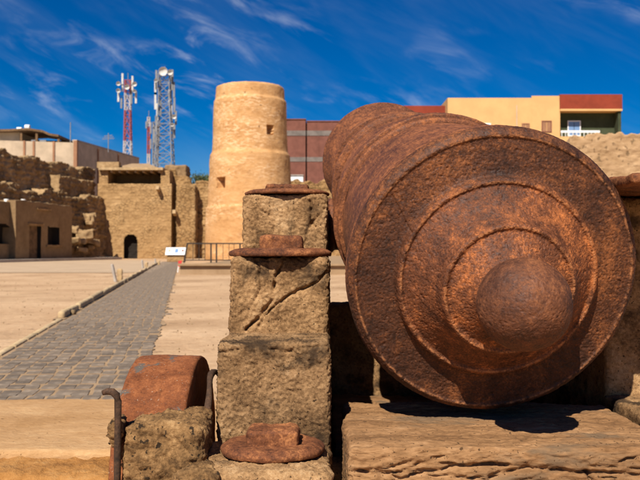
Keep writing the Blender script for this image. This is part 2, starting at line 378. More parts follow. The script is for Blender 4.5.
M['sand'] = earth('sand_ground', [(0.34, 0.205, 0.108), (0.43, 0.272, 0.150), (0.50, 0.33, 0.190), (0.56, 0.385, 0.235)], 0.55, 9, 0.03, stain=((0.31, 0.19, 0.10), 0.5, 0.46, 0.75), spots=((0.24, 0.15, 0.08), 7, 0.66), bump2=(2.2, 0.016))
M['forecourt'] = earth('packed_earth', [(0.33, 0.235, 0.15), (0.42, 0.30, 0.19), (0.48, 0.35, 0.23)], 0.6, 8, 0.02)
M['joint'] = earth('joint_sand', [(0.236, 0.148, 0.077), (0.302, 0.198, 0.109), (0.355, 0.241, 0.140)], 3, 40, 0.006)
M['plaster_ledge'] = earth('ledge_plaster', [(0.266, 0.140, 0.056), (0.351, 0.194, 0.080), (0.418, 0.243, 0.110), (0.494, 0.310, 0.152)], 3.0, 45, 0.008, aniso=(0.6, 1.3, 1.3), spots=((0.190, 0.099, 0.040), 60, 0.68))
M['ledge_face'] = earth('ledge_mortar', [(0.140, 0.059, 0.016), (0.280, 0.124, 0.032), (0.364, 0.174, 0.052), (0.385, 0.211, 0.078)], 5, 40, 0.012, stain=((0.091, 0.046, 0.016), 7, 0.56, 0.72))
M['kerb'] = earth('kerb_stone', [(0.306, 0.212, 0.116), (0.414, 0.297, 0.165), (0.504, 0.374, 0.225)], 3, 20, 0.01, vary=0.15)
M['fort'] = earth('fort_masonry', [(0.163, 0.089, 0.033), (0.278, 0.160, 0.064), (0.359, 0.215, 0.093), (0.441, 0.280, 0.131)], 0.35, 3.2, 0.08, stones=2.6)
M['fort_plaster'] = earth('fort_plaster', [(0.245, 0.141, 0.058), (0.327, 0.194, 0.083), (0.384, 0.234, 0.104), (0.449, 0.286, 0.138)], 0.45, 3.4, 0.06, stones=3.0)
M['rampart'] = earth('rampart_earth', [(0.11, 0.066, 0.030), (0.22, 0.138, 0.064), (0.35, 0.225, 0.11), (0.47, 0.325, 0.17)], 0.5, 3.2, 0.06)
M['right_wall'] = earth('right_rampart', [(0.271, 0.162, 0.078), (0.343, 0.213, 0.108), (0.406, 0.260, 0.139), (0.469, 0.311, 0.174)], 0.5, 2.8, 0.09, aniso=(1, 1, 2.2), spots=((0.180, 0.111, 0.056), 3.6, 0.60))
M['tower'] = earth('tower_plaster', [(0.360, 0.175, 0.064), (0.470, 0.247, 0.096), (0.540, 0.300, 0.127), (0.620, 0.367, 0.180)], 0.55, 3.5, 0.035, aniso=(1, 1, 2.4), dashes=((0.820, 0.573, 0.343), 0.53), spots=((0.16, 0.085, 0.035), 4.2, 0.70))
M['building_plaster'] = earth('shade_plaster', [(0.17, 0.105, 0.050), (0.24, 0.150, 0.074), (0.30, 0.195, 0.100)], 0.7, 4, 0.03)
M['rock'] = earth('rubble', [(0.17, 0.11, 0.052), (0.30, 0.20, 0.10), (0.44, 0.31, 0.165)], 0.9, 5, 0.08, vary=0.2)
M['dark'] = flat('dark_interior', (0.02, 0.014, 0.010), 0.95)
M['wood_dark'] = flat('old_wood', (0.15, 0.085, 0.04), 0.9, 0.4, 3)
M['wood_pole'] = flat('pole_wood', (0.40, 0.27, 0.14), 0.9, 0.25, 4)
M['cream'] = flat('cream_wall', (0.50, 0.385, 0.265), 0.9, 0.16, 0.7)
M['cream_b'] = flat('ochre_wall', (0.588, 0.352, 0.145), 0.9, 0.08, 0.4)
M['brown_band'] = flat('brown_band', (0.30, 0.15, 0.08), 0.9, 0.15, 1)
M['redbrick'] = flat('red_wall', (0.173, 0.067, 0.046), 0.9, 0.18, 1.2)
M['redbrick_b'] = flat('red_wall_bright', (0.22, 0.038, 0.018), 0.9, 0.14, 0.7)
M['concrete'] = flat('concrete_band', (0.36, 0.31, 0.26), 0.9, 0.15, 1)
M['band'] = flat('grey_band', (0.168, 0.140, 0.120), 0.9, 0.25, 1)
M['green_dark'] = flat('green_recess', (0.045, 0.055, 0.028), 0.9, 0.2, 1)
M['white'] = flat('white_paint', (0.78, 0.77, 0.74), 0.6, 0.05, 2)
M['glass_blue'] = flat('window_glass', (0.16, 0.26, 0.44), 0.15, 0.1, 1, 0.5)
M['grey_metal'] = flat('grey_metal', (0.20, 0.20, 0.205), 0.5, 0.15, 2, 0.4, 0.3)
M['antenna'] = flat('antenna_shell', (0.50, 0.48, 0.45), 0.7, 0.15, 2)
M['black_metal'] = flat('black_railing', (0.035, 0.026, 0.020), 0.6, 0.2, 4)
M['red_paint'] = flat('red_paint', (0.55, 0.045, 0.04), 0.6, 0.1, 2)
M['leaf'] = flat('leaf', (0.070, 0.085, 0.030), 0.8, 0.35, 2)
M['bark'] = flat('bark', (0.10, 0.065, 0.04), 0.9, 0.3, 6)
m_, nt_, b_ = new_mat('paver_stone'); g_ = NT(nt_)
n_a = g_.noise(9, 5, 0.65); n_b = g_.noise(70, 4, 0.7)
cc_ = g_.ramp(n_a, [(0.3, (0.110, 0.086, 0.066)), (0.55, (0.185, 0.147, 0.114)), (0.75, (0.29, 0.230, 0.175))])
cc_ = g_.mix(0.6, cc_, g_.mix(1.0, cc_, g_.ramp(g_.obj_random(), [(0, (0.62, 0.62, 0.64)), (1, (1.35, 1.3, 1.22))]), 'MULTIPLY'))
cc_ = g_.mix(g_.math('MULTIPLY', g_.rng(n_b, 0.55, 0.75), 0.45), cc_, (0.42, 0.29, 0.17))
finish(nt_, b_, g_, cc_, 0.95, g_.bump(n_b, 0.004), 0.05); M['paver'] = m_
m_, nt_, b_ = new_mat('mast_stripes'); g_ = NT(nt_)
sp_ = nt_.nodes.new('ShaderNodeSeparateXYZ'); nt_.links.new(g_.co, sp_.inputs[0])
md_ = g_.math('MODULO', sp_.outputs[2], 9.0); st_ = g_.math('GREATER_THAN', md_, 3.2)
finish(nt_, b_, g_, g_.mix(st_, (0.42, 0.38, 0.38), (0.28, 0.065, 0.065)), 0.6); M['mast'] = m_

random.seed(11)
# ------------------------------------------------------------------ ground, path, kerb
def sheet(name, pts, z, mat, parent=None):
    return mesh(name, [(x, y, z) for x, y in pts], [tuple(range(len(pts)))], mat, parent, False)
# near ground with gentle relief, far ground as outer ring: one sheet with graded spacing
gx = np.concatenate([-np.geomspace(900, 6, 26), np.linspace(-5.6, 4, 49), np.geomspace(4.5, 900, 26)])
gy = np.concatenate([np.linspace(-60, -2, 8), np.linspace(-1.5, 14, 78), np.geomspace(14.5, 1500, 40)])
GX, GY = np.meshgrid(gx, gy, indexing='ij'); GP = np.stack([GX, GY, np.zeros_like(GX)], -1).reshape(-1, 3)
near = np.exp(-(GP[:, 1] / 30) ** 2) * (np.abs(GP[:, 0]) < 30)
GP[:, 2] = 0.004 * fbm(GP, 0.8, 3, 2) * near - 0.006
gi = np.arange(GX.size).reshape(GX.shape)
GQ = np.stack([gi[:-1, :-1], gi[1:, :-1], gi[1:, 1:], gi[:-1, 1:]], -1).reshape(-1, 4)
ground = tag(mesh('ground', GP, GQ, M['sand']), kind='structure')

PD = np.array([-0.1725, 1.0]); PD /= np.linalg.norm(PD); PN = np.array([PD[1], -PD[0]])      # path direction, to its right
def path_pt(s, w): # s: depth along y (m), w: offset to the right of the vanishing line
    return np.array([-0.1725 * s + w, s])
W0, W1, S0, S1 = -1.24, -0.20, 3.0, 52.0
_re = [path_pt(S0 + i * 0.14, W1 - 0.01 + random.uniform(-0.035, 0.05)) for i in range(int((S1 - S0) / 0.14))]
path = tag(sheet('path', [path_pt(S0, W0 - 0.03)] + _re + [path_pt(S1, W1 + 0.02), path_pt(S1, W0 - 0.03)], 0.001, M['joint']), kind='structure')
pv_meshes = []
def paver_geo(L, Wd, h, seed):
    r = random.Random(seed); pts = []
    for (sx, sy) in ((-1, -1), (0, -1), (1, -1), (1, 0), (1, 1), (0, 1), (-1, 1), (-1, 0)):
        k = 0.93 if sx and sy else 1.0
        pts.append((sx * Wd / 2 * k * r.uniform(0.86, 1.05), sy * L / 2 * k * r.uniform(0.86, 1.04)))
    V = [(x, y, -0.004) for x, y in pts] + [(x, y, h * 0.75) for x, y in pts] + [(x * 0.92, y * 0.955, h * r.uniform(0.92, 1.08)) for x, y in pts]
    F = [tuple(range(16, 24))] + [(a + i, a + (i + 1) % 8, a + 8 + (i + 1) % 8, a + 8 + i) for a in (0, 8) for i in range(8)]
    return V, F
PW, PL, PH = 0.094, 0.17, 0.0042
for k in range(10):
    V, F = paver_geo(PL * 0.95, PW * 0.945, PH, k); me = bpy.data.meshes.new('paver'); me.from_pydata(V, [], F); me.materials.append(M['paver']); pv_meshes.append((me, V, F))
ang = math.atan2(-PD[0], PD[1]); cnt = 0; rest = MB(); s = 3.05; row = 0
while s < S1 - 0.3:
    rl = PL * random.uniform(0.85, 1.15); off = (row % 2) * PW * 0.5 + random.uniform(-0.015, 0.015)
    w = W0 + off + PW / 2 - (PW * 0.5 if row % 2 else 0)
    ragged = random.uniform(-0.05, 0.04)
    while w < W1 + ragged:
        c = path_pt(s + random.uniform(-0.02, 0.02), w + random.uniform(-0.006, 0.006)); k = random.randrange(10); a = ang + random.uniform(-0.06, 0.06) + (math.pi if random.random() < 0.5 else 0)
        sy = rl / PL * random.uniform(0.93, 1.03); sx = random.uniform(0.92, 1.06); zz = random.uniform(-0.0015, 0.0015)
        vis = 320 + c[0] / c[1] * FP > -25 and s > 3.35
        if vis and cnt < 300:
            o = bpy.data.objects.new('paver', pv_meshes[k][0]); col.objects.link(o); o.parent = path; o.location = (c[0], c[1], zz); o.rotation_euler = (0, 0, a); o.scale = (sx, sy, 1); cnt += 1
        elif vis or s > 3.35:
            ca, sa = math.cos(a), math.sin(a); b_i = len(rest.V)
            rest.V += [(c[0] + ca * x * sx - sa * y * sy, c[1] + sa * x * sx + ca * y * sy, z + zz) for x, y, z in pv_meshes[k][1]]
            rest.F += [tuple(i + b_i for i in f) for f in pv_meshes[k][2]]
        w += PW
    s += rl; row += 1
tag(rest.build('pavers', M['paver'], path), kind='stuff')

kerb = tag(mesh('kerb', [tuple(path_pt(a, W0 + b)) + (0.006,) for a, b in ((8.6, -0.16), (8.6, -0.02), (46, -0.02), (46, -0.16))], [(0, 1, 2, 3)], M['joint'], None, False), kind='structure')
s = 8.75; k = 0
while s < 45:
    L = random.uniform(0.9, 1.7) if s < 20 else random.uniform(1.8, 3.2)
    c0 = path_pt(s + L / 2, W0 - 0.085)
    h = random.uniform(0.085, 0.115)
    V, N, Q = block_mesh((0.075, L - 0.03, h), 0.03, 0.02); V = V + N * (0.012 * fbm(V + [0, s, 0], 12, 3, k))[:, None]
    R = np.array([[math.cos(ang), -math.sin(ang), 0], [math.sin(ang), math.cos(ang), 0], [0, 0, 1]])
    tilt = random.uniform(-0.02, 0.02)
    V = V @ R.T; V[:, 2] += tilt * V[:, 1]
    mesh('kerb_stone', V + [c0[0], c0[1], h / 2 - 0.015], Q, M['kerb'], kerb); s += L + random.choice([0, 0, 0.0, 0.12]); k += 1
# flush pale edging where the kerb has gone
for i in range(9):
    a = 4.2 + i * 0.5; c0 = path_pt(a + 0.25, W0 - 0.075)
    V, N, Q = block_mesh((0.06, 0.49, 0.03), 0.03, 0.012); V = V + N * (0.008 * fbm(V + [i, 0, 0], 14, 3, i))[:, None]
    mesh('kerb_stone', V @ R.T + [c0[0], c0[1], -0.004], Q, M['kerb'], kerb)

# pebbles scattered over the sand
pb = MB(); rp = random.Random(5)
for i in range(800):
    d = 3.5 + 26 * rp.random() ** 1.6; px = rp.uniform(-20, 345); x = X(px, d); r = rp.uniform(0.002, 0.008) * (1 + d * 0.035)
    if -1.3 < x + 0.1725 * d < -0.15 and rp.random() < 0.9: continue
    if d < 3.6: continue
    V = [(x + r * math.cos(t) * rp.uniform(0.7, 1.2), d + r * math.sin(t) * rp.uniform(0.7, 1.2), -0.008) for t in (0, 1.26, 2.5, 3.77, 5.03)] + [(x + r * 0.5 * math.cos(t), d + r * 0.5 * math.sin(t), r * rp.uniform(0.4, 0.8)) for t in (0, 1.26, 2.5, 3.77, 5.03)]
    pb.add(V, [(5, 6, 7, 8, 9)] + [(j, (j + 1) % 5, 5 + (j + 1) % 5, 5 + j) for j in range(5)])
pebbles = pb.build('pebbles', M['rock']); tag(pebbles, kind='stuff', label='small pebbles scattered over the pale sand courtyard', cat='pebbles')

# packed strip in front of the left building and the raised platform below the tower
tag(sheet('forecourt', [(-60, 26), (-5.6, 26.5), (-9.2, 50), (-14, 60), (-40, 60)], 0.003, M['forecourt']), kind='structure')
PF = 24.5
plat = MB(); xl = X(180, PF)
plat.box(xl, 14, PF, 66, -0.05, 0.27); plat.box(xl - 0.06, 14, PF - 0.10, PF + 0.30, 0.271, 0.33)
tag(plat.build('platform', M['joint']), kind='structure')

# low plastered ledge in the foreground
lw = thing('low_wall', 'low plastered ledge with crumbling orange front edge before the paved path', 'ledge', (-1.4, 2.9, 0))
yf, yb = 0.63 * FP / 200, 0.63 * FP / 148
rough_block('coping', (-3.6, yf, 0.02), (-0.30, yb, 0.12), M['plaster_ledge'], lw, 0.02, 0.015, 0.004, 4, 0.002, 3)
def ledge_bump(P, N): return 0.02 * fbm(P, 7, 4, 5) * (N[:, 1] < -0.3)
rough_block('face', (-3.6, yf - 0.22, -0.05), (-0.30, yf + 0.02, 0.098), M['ledge_face'], lw, 0.012, 0.03, 0.012, 9, 0.006, 6, extra=ledge_bump)

# ------------------------------------------------------------------ the gun
R = 0.29
P0 = Vector((X(493, 1.58), 1.58, Z(274, 1.58)))
AX = Vector((-0.069, 1.0, 0.256)).normalized()
rx = AX.cross(Vector((0, 0, 1))).normalized(); rz = rx.cross(AX)
gun = thing('cannon', 'huge rusted iron cannon seen from its ringed breech, resting on the old carriage', 'cannon', P0)
gun.rotation_euler = Matrix((rx, AX, rz)).transposed().to_euler()
def gun_part(name, prof, mat, segs, step, pit, coarse, seed=0, sm=2, parent=gun, stretch=1.0, gouge=False):
    V, N, Q = lathe([(t * R, r * R) for t, r in prof], segs, step, sm)
    A = V * np.array([1, stretch, 1])
    d = coarse * fbm(A, 11, 4, seed + 1) + pit * fbm(A, 150, 3, seed + 2, 0.65)
    p = fbm(A, 190, 2, seed + 5); d -= pit * 2.4 * np.clip(p - 0.12, 0, 0.5)
    p2 = fbm(A, 82, 2, seed + 6); d -= pit * 2.6 * np.clip(p2 - 0.20, 0, 0.5)
    if gouge:
        a, b = np.array([-0.72, 0.55]) * R, np.array([-0.60, 0.32]) * R; q = V[:, [0, 2]]; ab = b - a; t = np.clip(((q - a) @ ab) / (ab @ ab), 0, 1)
        d -= 0.0022 * np.exp(-(np.linalg.norm(q - a - t[:, None] * ab, axis=1) / 0.0020) ** 2)
    return mesh(name, V + N * d[:, None], Q, mat, parent, True, True)
# breech: knob side first (negative t), rising to the base ring
face = [(-0.55, 0.215), (-0.515, 0.230), (-0.475, 0.258), (-0.438, 0.298), (-0.405, 0.345), (-0.380, 0.386), (-0.380, 0.396), (-0.386, 0.405), (-0.388, 0.420), (-0.376, 0.434), (-0.350, 0.442),
        (-0.312, 0.458), (-0.268, 0.486), (-0.224, 0.522), (-0.184, 0.562), (-0.150, 0.602), (-0.130, 0.632), (-0.131, 0.641), (-0.137, 0.648), (-0.138, 0.662), (-0.128, 0.677), (-0.108, 0.684), (-0.090, 0.687),
        (-0.074, 0.695), (-0.064, 0.725), (-0.048, 0.85), (-0.042, 0.922), (-0.043, 0.932), (-0.049, 0.940), (-0.049, 0.954), (-0.036, 0.970), (-0.012, 0.990), (0.02, 1.0), (0.06, 1.0)]
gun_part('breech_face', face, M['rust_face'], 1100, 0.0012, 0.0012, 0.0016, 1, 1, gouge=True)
kn = [(-0.45, 0.19)] + [(-0.665 - 0.285 * math.cos(a) * 0.98, 0.283 * math.sin(a)) for a in [math.radians(x) for x in range(136, 0, -4)]] + [(-0.945, 0.002)]
kn = kn[::-1]
gun_part('knob', kn, M['rust_knob'], 460, 0.0016, 0.0009, 0.004, 4, 1)
sidep = [
 ('base_ring', [(0.03, 0.97), (0.055, 0.994), (0.13, 0.998), (0.15, 0.985), (0.155, 0.950), (0.195, 0.945), (0.20, 0.965), (0.225, 0.975), (0.25, 0.965), (0.255, 0.935), (0.30, 0.930)]),
 ('first_reinforce', [(0.30, 0.930), (1.70, 0.870)]),
 ('reinforce_ring', [(1.70, 0.870), (1.71, 0.905), (1.77, 0.91), (1.78, 0.885), (1.80, 0.885), (1.81, 0.935), (1.93, 0.935), (1.94, 0.885), (1.96, 0.885), (1.97, 0.90), (2.02, 0.895), (2.03, 0.83)]),
 ('second_reinforce', [(2.03, 0.83), (3.25, 0.765)]),
 ('second_ring', [(3.25, 0.765), (3.26, 0.80), (3.30, 0.80), (3.31, 0.78), (3.33, 0.825), (3.42, 0.825), (3.43, 0.72)]),
 ('chase', [(3.43, 0.72), (4.55, 0.655)]),
 ('astragal', [(4.55, 0.655), (4.56, 0.70), (4.60, 0.715), (4.64, 0.70), (4.65, 0.65)]),
 ('muzzle', [(4.65, 0.65), (4.85, 0.665), (5.05, 0.70), (5.25, 0.755), (5.36, 0.79), (5.42, 0.785), (5.46, 0.72), (5.52, 0.71), (5.56, 0.66), (5.57, 0.34), (5.0, 0.33), (4.0, 0.32), (4.0, 0.002)])]
for i, (nm, pr) in enumerate(sidep):
    gun_part(nm, pr, M['rust_barrel'], 420, 0.004 if 'einforce' in nm or nm in ('chase', 'muzzle') else 0.0022, 0.0011, 0.003, 20, 0, stretch=0.7)
# trunnions, a little below the axis
tloc = (2.37 - 1.58) * 1.034 ; tz = -0.085
for s_ in (-1, 1):
    V, N, Q = lathe([(0.10, 0.072), (0.245, 0.072), (0.25, 0.082), (0.262, 0.082), (0.264, 0.070), (0.355, 0.070), (0.362, 0.064), (0.363, 0.001)], 64, 0.005, 1)
    V = V + N * (0.003 * fbm(V, 25, 3, 8))[:, None]
    V = np.stack([s_ * V[:, 1], V[:, 0] + tloc, V[:, 2] + tz], 1)
    mesh('trunnion', V, Q if s_ < 0 else Q[:, ::-1], M['rust_barrel'], gun, True, True)

# ------------------------------------------------------------------ the carriage
car = thing('gun_carriage', 'crumbling stepped gun carriage with rusty bolts, carrying the iron cannon', 'carriage', (0.3, 1.9, 0))
WC = 0.228                     # cheek thickness
dA, dB, dC, dD, dE = 1.36, 1.60, 1.82, 2.10, 2.30
zA, zB, zC, zD = Z(440, dB), Z(343, dB), Z(257, dC), Z(194, dD)
def iron_plate(x, y, z, rx_, ry_, th, seed, parent=car, hd=(0.035, 0.030, 0.030), ns=96):
    """washer with irregular outline and a bolt head on it"""
    prof = [(0.0, 0.30), (0.0, 0.985), (th * 0.3, 1.0), (th * 0.55, 0.99), (th * 0.92, 0.87), (th, 0.80), (th, 0.001)]
    V, N, Q = lathe(prof, 180, 0.014); ns = 180
    V = V.reshape(-1, ns, 3); V = np.stack([V[..., 0] * rx_, V[..., 2] * ry_, V[..., 1]], -1).reshape(-1, 3)
    k = fbm(np.stack([np.cos(np.arctan2(V[:, 1], V[:, 0])), np.sin(np.arctan2(V[:, 1], V[:, 0])), V[:, 2] * 0], 1), 1.6, 3, seed)
    V[:, :2] *= (1 + 0.045 * k)[:, None]; V[:, 2] += 0.0024 * fbm(V, 30, 4, seed, 0.6); V[:, :2] *= (1 + 0.018 * fbm(V, 60, 3, seed + 1))[:, None]
    w = mesh('washer', V + [x, y, z], Q[:, ::-1], M['rust_bolt'], parent)
    B, NB, QB = block_mesh((hd[0] * 2, hd[1] * 2, hd[2] + 0.012), 0.0025, 0.008); B = B + NB * (0.006 * fbm(B, 28, 4, seed + 2) + 0.002 * fbm(B, 110, 3, seed))[:, None]
    mesh('bolt_head', B + [x + 0.002, y, z + th + hd[2] / 2 - 0.004], QB, M['rust_bolt'], w)
def zc(pts, d):      # photo pixel polyline -> (x, z) on the riser at depth d
    return [(X(a, d), Z(b, d)) for a, b in pts]
def cheek(x0, step, main):
    zB_, zC_, zD_ = (zB, zC, zD) if main else (0.42, 0.868, 0.866)
    x1 = x0 + WC; n = 'step_block'
    T = M['timber']; cr = {'A': [], 'B': [], 'C': [], 'D': []}
    if main:
        cr['C'] = [(1, zc([(283, 262), (277, 280), (272, 300), (262, 314), (246, 330)], dC), 0.0030, 0.018), (1, zc([(331, 268), (316, 283), (298, 292), (280, 303), (264, 314), (258, 326)], dC), 0.0030, 0.015), (1, zc([(256, 262), (262, 282), (258, 300)], dC), 0.004, 0.007)]
        cr['D'] = [(1, zc([(310, 200), (312, 222), (324, 238), (331, 247)], dD), 0.0035, 0.010), (1, zc([(303, 247), (312, 225), (326, 210)], dD), 0.0035, 0.007), (1, zc([(252, 205), (268, 214), (275, 232)], dD), 0.003, 0.005)]
        cr['B'] = [(1, zc([(216, 352), (250, 346), (285, 350), (331, 345)], dB), 0.004, 0.006), (1, zc([(236, 348), (240, 372)], dB), 0.003, 0.004)]
    rough_block(n, (x0 - 0.012, dA, 0.0), (x1, dB + 0.012, zA), T, car, step * 1.3, 0.018, 0.007, 14, 0.0032, 41, cr['A'])
    rough_block(n, (x0, dB, 0.0), (x1, dC + 0.02, zB_), T, car, step, 0.011, 0.0035, 18, 0.0031, 42, cr['B'])
    rough_block(n, (x0 + 0.002, dC, 0.0), (x1 + 0.001, dD + 0.02, zC_), T, car, step, 0.014, 0.0050, 14, 0.0029, 43, cr['C'])
    rough_block(n, (x0 + 0.004, dD, 0.0), (x1 - 0.002, dE, zD_), T, car, step, 0.010, 0.0035, 16, 0.0028, 44, cr['D'])
    rough_block(n, (x0 + 0.003, dE - 0.01, 0.0), (x1 - 0.001, 2.95, 0.76), T, car, step * 2, 0.012, 0.0065, 16, 0.0028, 45)
    iron_plate(x0 + WC * 0.52, dA + 0.135, zA + 0.006, 0.098, 0.088, 0.018, 3, hd=(0.047, 0.036, 0.024))
    if main: iron_plate(x0 + WC * 0.50, dC + 0.075, zC + 0.002, 0.122, 0.105, 0.018, 5, hd=(0.050, 0.040, 0.028))
    if main: iron_plate(x0 + WC * 0.51, dD + 0.09, zD + 0.002, 0.116, 0.105, 0.014, 7, hd=(0.058, 0.040, 0.012))
    else: rough_block('cap_plate', (x0 - 0.075, 1.47, zC_ + 0.004), (x1 + 0.02, 2.28, zC_ + 0.026), M['rust_bolt'], car, 0.006, 0.008, 0.004, 14, 0.0015, 47)  # overhang stretched forward and sideways so its shadow covers the riser
XI = X(330.5, dB)
cheek(XI - WC, 0.0029, True)
cheek(0.648, 0.006, False)
# bed beam under the breech
zb = 0.405
def grain(P, N):
    g1 = 0.0035 * np.abs(fbm(P * np.array([2.2, 10, 26]) + np.stack([P[:, 2] * 0, P[:, 2] * 0, 9 * P[:, 0]], 1), 1.0, 4, 71))
    g2 = 0.0022 * fbm(P * np.array([6, 60, 60]), 1.0, 3, 72)
    sl = P[:, 2] - 0.22 * P[:, 0] + 0.02 * fbm(P, 9, 3, 73)
    q = np.stack([P[:, 0] * 4, P[:, 1] * 8, sl * 95], 1); r1 = 1 - 2.2 * np.abs(fbm(q, 1.0, 3, 74, 0.6)); g3 = -0.006 * np.clip(r1 - 0.35, 0, 1)
    g4 = 0.0022 * fbm(P * np.array([40, 60, 90]), 1.0, 3, 75, 0.65)
    return g2 * np.clip(np.abs(N[:, 2]) + 0.5, 0, 1.2) + g4 - (g1 * 1.6 - g3) * (N[:, 1] < -0.4)
bm_cr = []; rc = random.Random(21)
for k in range(26):          # long thin splits slanting across the face
    x_ = rc.uniform(0.04, 0.58); z_ = rc.uniform(0.29, 0.385); L_ = rc.uniform(0.06, 0.22); sl_ = rc.choice([0.06, 0.22, 0.30, -0.03])
    bm_cr.append((1, [(x_, z_), (x_ + L_ * 0.5, z_ + L_ * sl_ * 0.5 + rc.uniform(-0.004, 0.004)), (x_ + L_, z_ + L_ * sl_)], rc.uniform(0.0013, 0.0024), rc.uniform(0.004, 0.010)))
for k in range(9):
    x_ = rc.uniform(0.05, 0.5); y_ = rc.uniform(1.43, 1.62); L_ = rc.uniform(0.05, 0.16); bm_cr.append((2, [(x_, y_), (x_ + L_, y_ + rc.uniform(-0.01, 0.01))], 0.0015, rc.uniform(0.002, 0.005)))
bm_cr += [(1, [(0.30, .352), (0.37, .366), (0.44, .362), (0.64, .360)], 0.0035, 0.014), (1, [(0.47, .362), (0.49, .335), (0.485, .29)], 0.0032, 0.013), (1, [(0.06, .365), (0.15, .352), (0.24, .372), (0.33, .374)], 0.003, 0.011)]
rough_block('axle_beam', (XI + 0.028, 1.405, 0.10), (0.64, 1.80, zb), M['beam'], car, 0.0027, 0.016, 0.006, 9, 0.0018, 51, bm_cr, (0.5, 1.3, 1.6), grain, wobk=0.004)
# front transom between the cheeks and the bed board behind the beam
rough_block('transom', (XI + 0.006, 2.52, 0.0), (0.64, 2.64, Z(304, 2.52)), M['timber'], car, 0.012, 0.01, 0.006, 14, 0.003, 52)
rough_block('bed', (XI + 0.012, 1.81, 0.22), (0.638, 2.50, 0.30), M['beam'], car, 0.012, 0.01, 0.006, 10, 0.003, 53, aniso=(1.6, 0.5, 1.6))
# axle end: small iron-tyred wheel half buried in mortar
whx0, whx1, why, whr = -0.394, -0.256, 1.73, 0.262
whz = Z(358, 1.70) - whr
axl = MB().tube([(-0.45 + 0.06, why, whz), (0.30, why, whz)], 0.045, 20)
axl.build('axle', M['timber'], car, True)
prof = [(0.0, 0.06), (0.0, whr - 0.028), (0.002, whr - 0.026), (0.002, whr - 0.004), (0.006, whr), (0.132, whr), (0.136, whr - 0.004), (0.136, whr - 0.026), (0.134, whr - 0.028), (0.134, 0.06)]
V, N, Q = lathe(prof, 260, 0.004, 0)
V = V + N * (0.0035 * fbm(V, 14, 4, 3) + 0.0012 * fbm(V, 80, 3, 4))[:, None]
V = np.stack([V[:, 1] + whx0, V[:, 0] * 1.0 + why, V[:, 2] + whz], 1)
wheel = mesh('wheel', V, Q[:, ::-1], M['rust_tyre'], car)
def mort(P, N):
    return 0.011 * fbm(P, 16, 4, 61) + 0.006 * fbm(P, 60, 4, 62, 0.6) - 0.008 * np.clip(fbm(P, 30, 2, 63) - 0.1, 0, 1)
zt = Z(417, 1.49)
mo = rough_block('mortar', (X(122, 1.45), 1.45, 0.0), (X(205, 1.46), 1.60, zt), M['mortar'], wheel, 0.0032, 0.025, 0.006, 15, 0.003, 64, extra=mort)
rough_block('mortar', (X(109, 1.46), 1.462, Z(446, 1.46)), (whx0 + 0.03, 1.55, Z(422, 1.46)), M['mortar'], wheel, 0.004, 0.02, 0.010, 22, 0.004, 65, extra=mort)
rod = [W(103, 392.5, 1.455), W(108, 391, 1.455), W(113, 391.5, 1.455), W(117, 395, 1.455), W(118.5, 401, 1.455), W(118.5, 425, 1.455), W(118.3, 450, 1.455), W(118, 476, 1.455), W(118, 492, 1.455)]
MB().tube(rod, [0.0045, 0.0062, 0.0066, 0.0070, 0.0067, 0.0063, 0.0068, 0.0063, 0.006], 14).build('linchpin', M['iron_dark'], wheel, True)
hoop = MB(); pts = []
for k in range(26):
    a = math.radians(-25 + 190 * k / 25); pts.append((why - 0.06 - 0.20 * math.cos(math.pi - a) * -1.0 if False else why - 0.02 + 0.19 * math.cos(a), whz + 0.015 + 0.215 * math.sin(a)))
hoop.tube([(whx1 + 0.030 + 0.004 * math.sin(k * 0.7), a, b) for k, (a, b) in enumerate(pts)], [0.0065 + 0.0012 * math.sin(k * 1.3) for k in range(len(pts))], 10)
hoop.build('hoop', M['iron_dark'], wheel, True)
# rubble at the foot of the cheek
rough_block('rubble', (XI - WC - 0.045, 1.335, 0.0), (XI - WC + 0.045, 1.44, Z(468, 1.38)), M['mortar'], car, 0.004, 0.03, 0.012, 16, 0.004, 66)

# ------------------------------------------------------------------ tower
TD = 58.0; tcx = X(250, TD); k_ = TD / FP
def tz_(py): return Z(py, TD - 2.6)
tp = [(-0.1, 45.0), (tz_(206), 44.0), (tz_(205.2), 42.2), (tz_(151.5), 40.0), (tz_(149.6), 38.6), (tz_(148), 37.9), (tz_(134), 37.3), (tz_(95), 36.3), (tz_(93.6), 34.6), (tz_(82), 34.0), (tz_(80.5), 33.6), (tz_(79.8), 32.0), (tz_(79.8), 26), (tz_(84), 25.5), (tz_(84), 0.02)]
V, N, Q = lathe([(z, r * k_) for z, r in tp], 300, 0.10, 0)
V = V[:, [0, 2, 1]]; N = N[:, [0, 2, 1]]; Q = Q[:, ::-1]
V = V + N * (0.05 * fbm(V, 0.8, 4, 2) + 0.025 * fbm(V * np.array([1, 1, 2.2]), 3.2, 3, 3) + 0.03 * np.clip(fbm(V, 1.6, 3, 8) - 0.25, -1, 0))[:, None]
V = V + np.array([tcx, TD, 0])
fc = V[Q].mean(1); mask = np.zeros(len(Q), bool)
for (px0, px1, py0, py1) in ((266.5, 273.5, 123, 133.5), (216.5, 225, 177, 187.5)):
    mask |= (fc[:, 1] < TD - 0.5) & (np.abs(fc[:, 0] / fc[:, 1] * FP + 320 - (px0 + px1) / 2) < (px1 - px0) / 2) & (fc[:, 2] > tz_(py1)) & (fc[:, 2] < tz_(py0))
tower = thing('round_tower', 'tall round plastered watchtower with two small openings, sand coloured', 'tower', (tcx, TD, 0))
keep = Q[~mask]
wbody = mesh('wall', V, keep, M['tower'], tower)
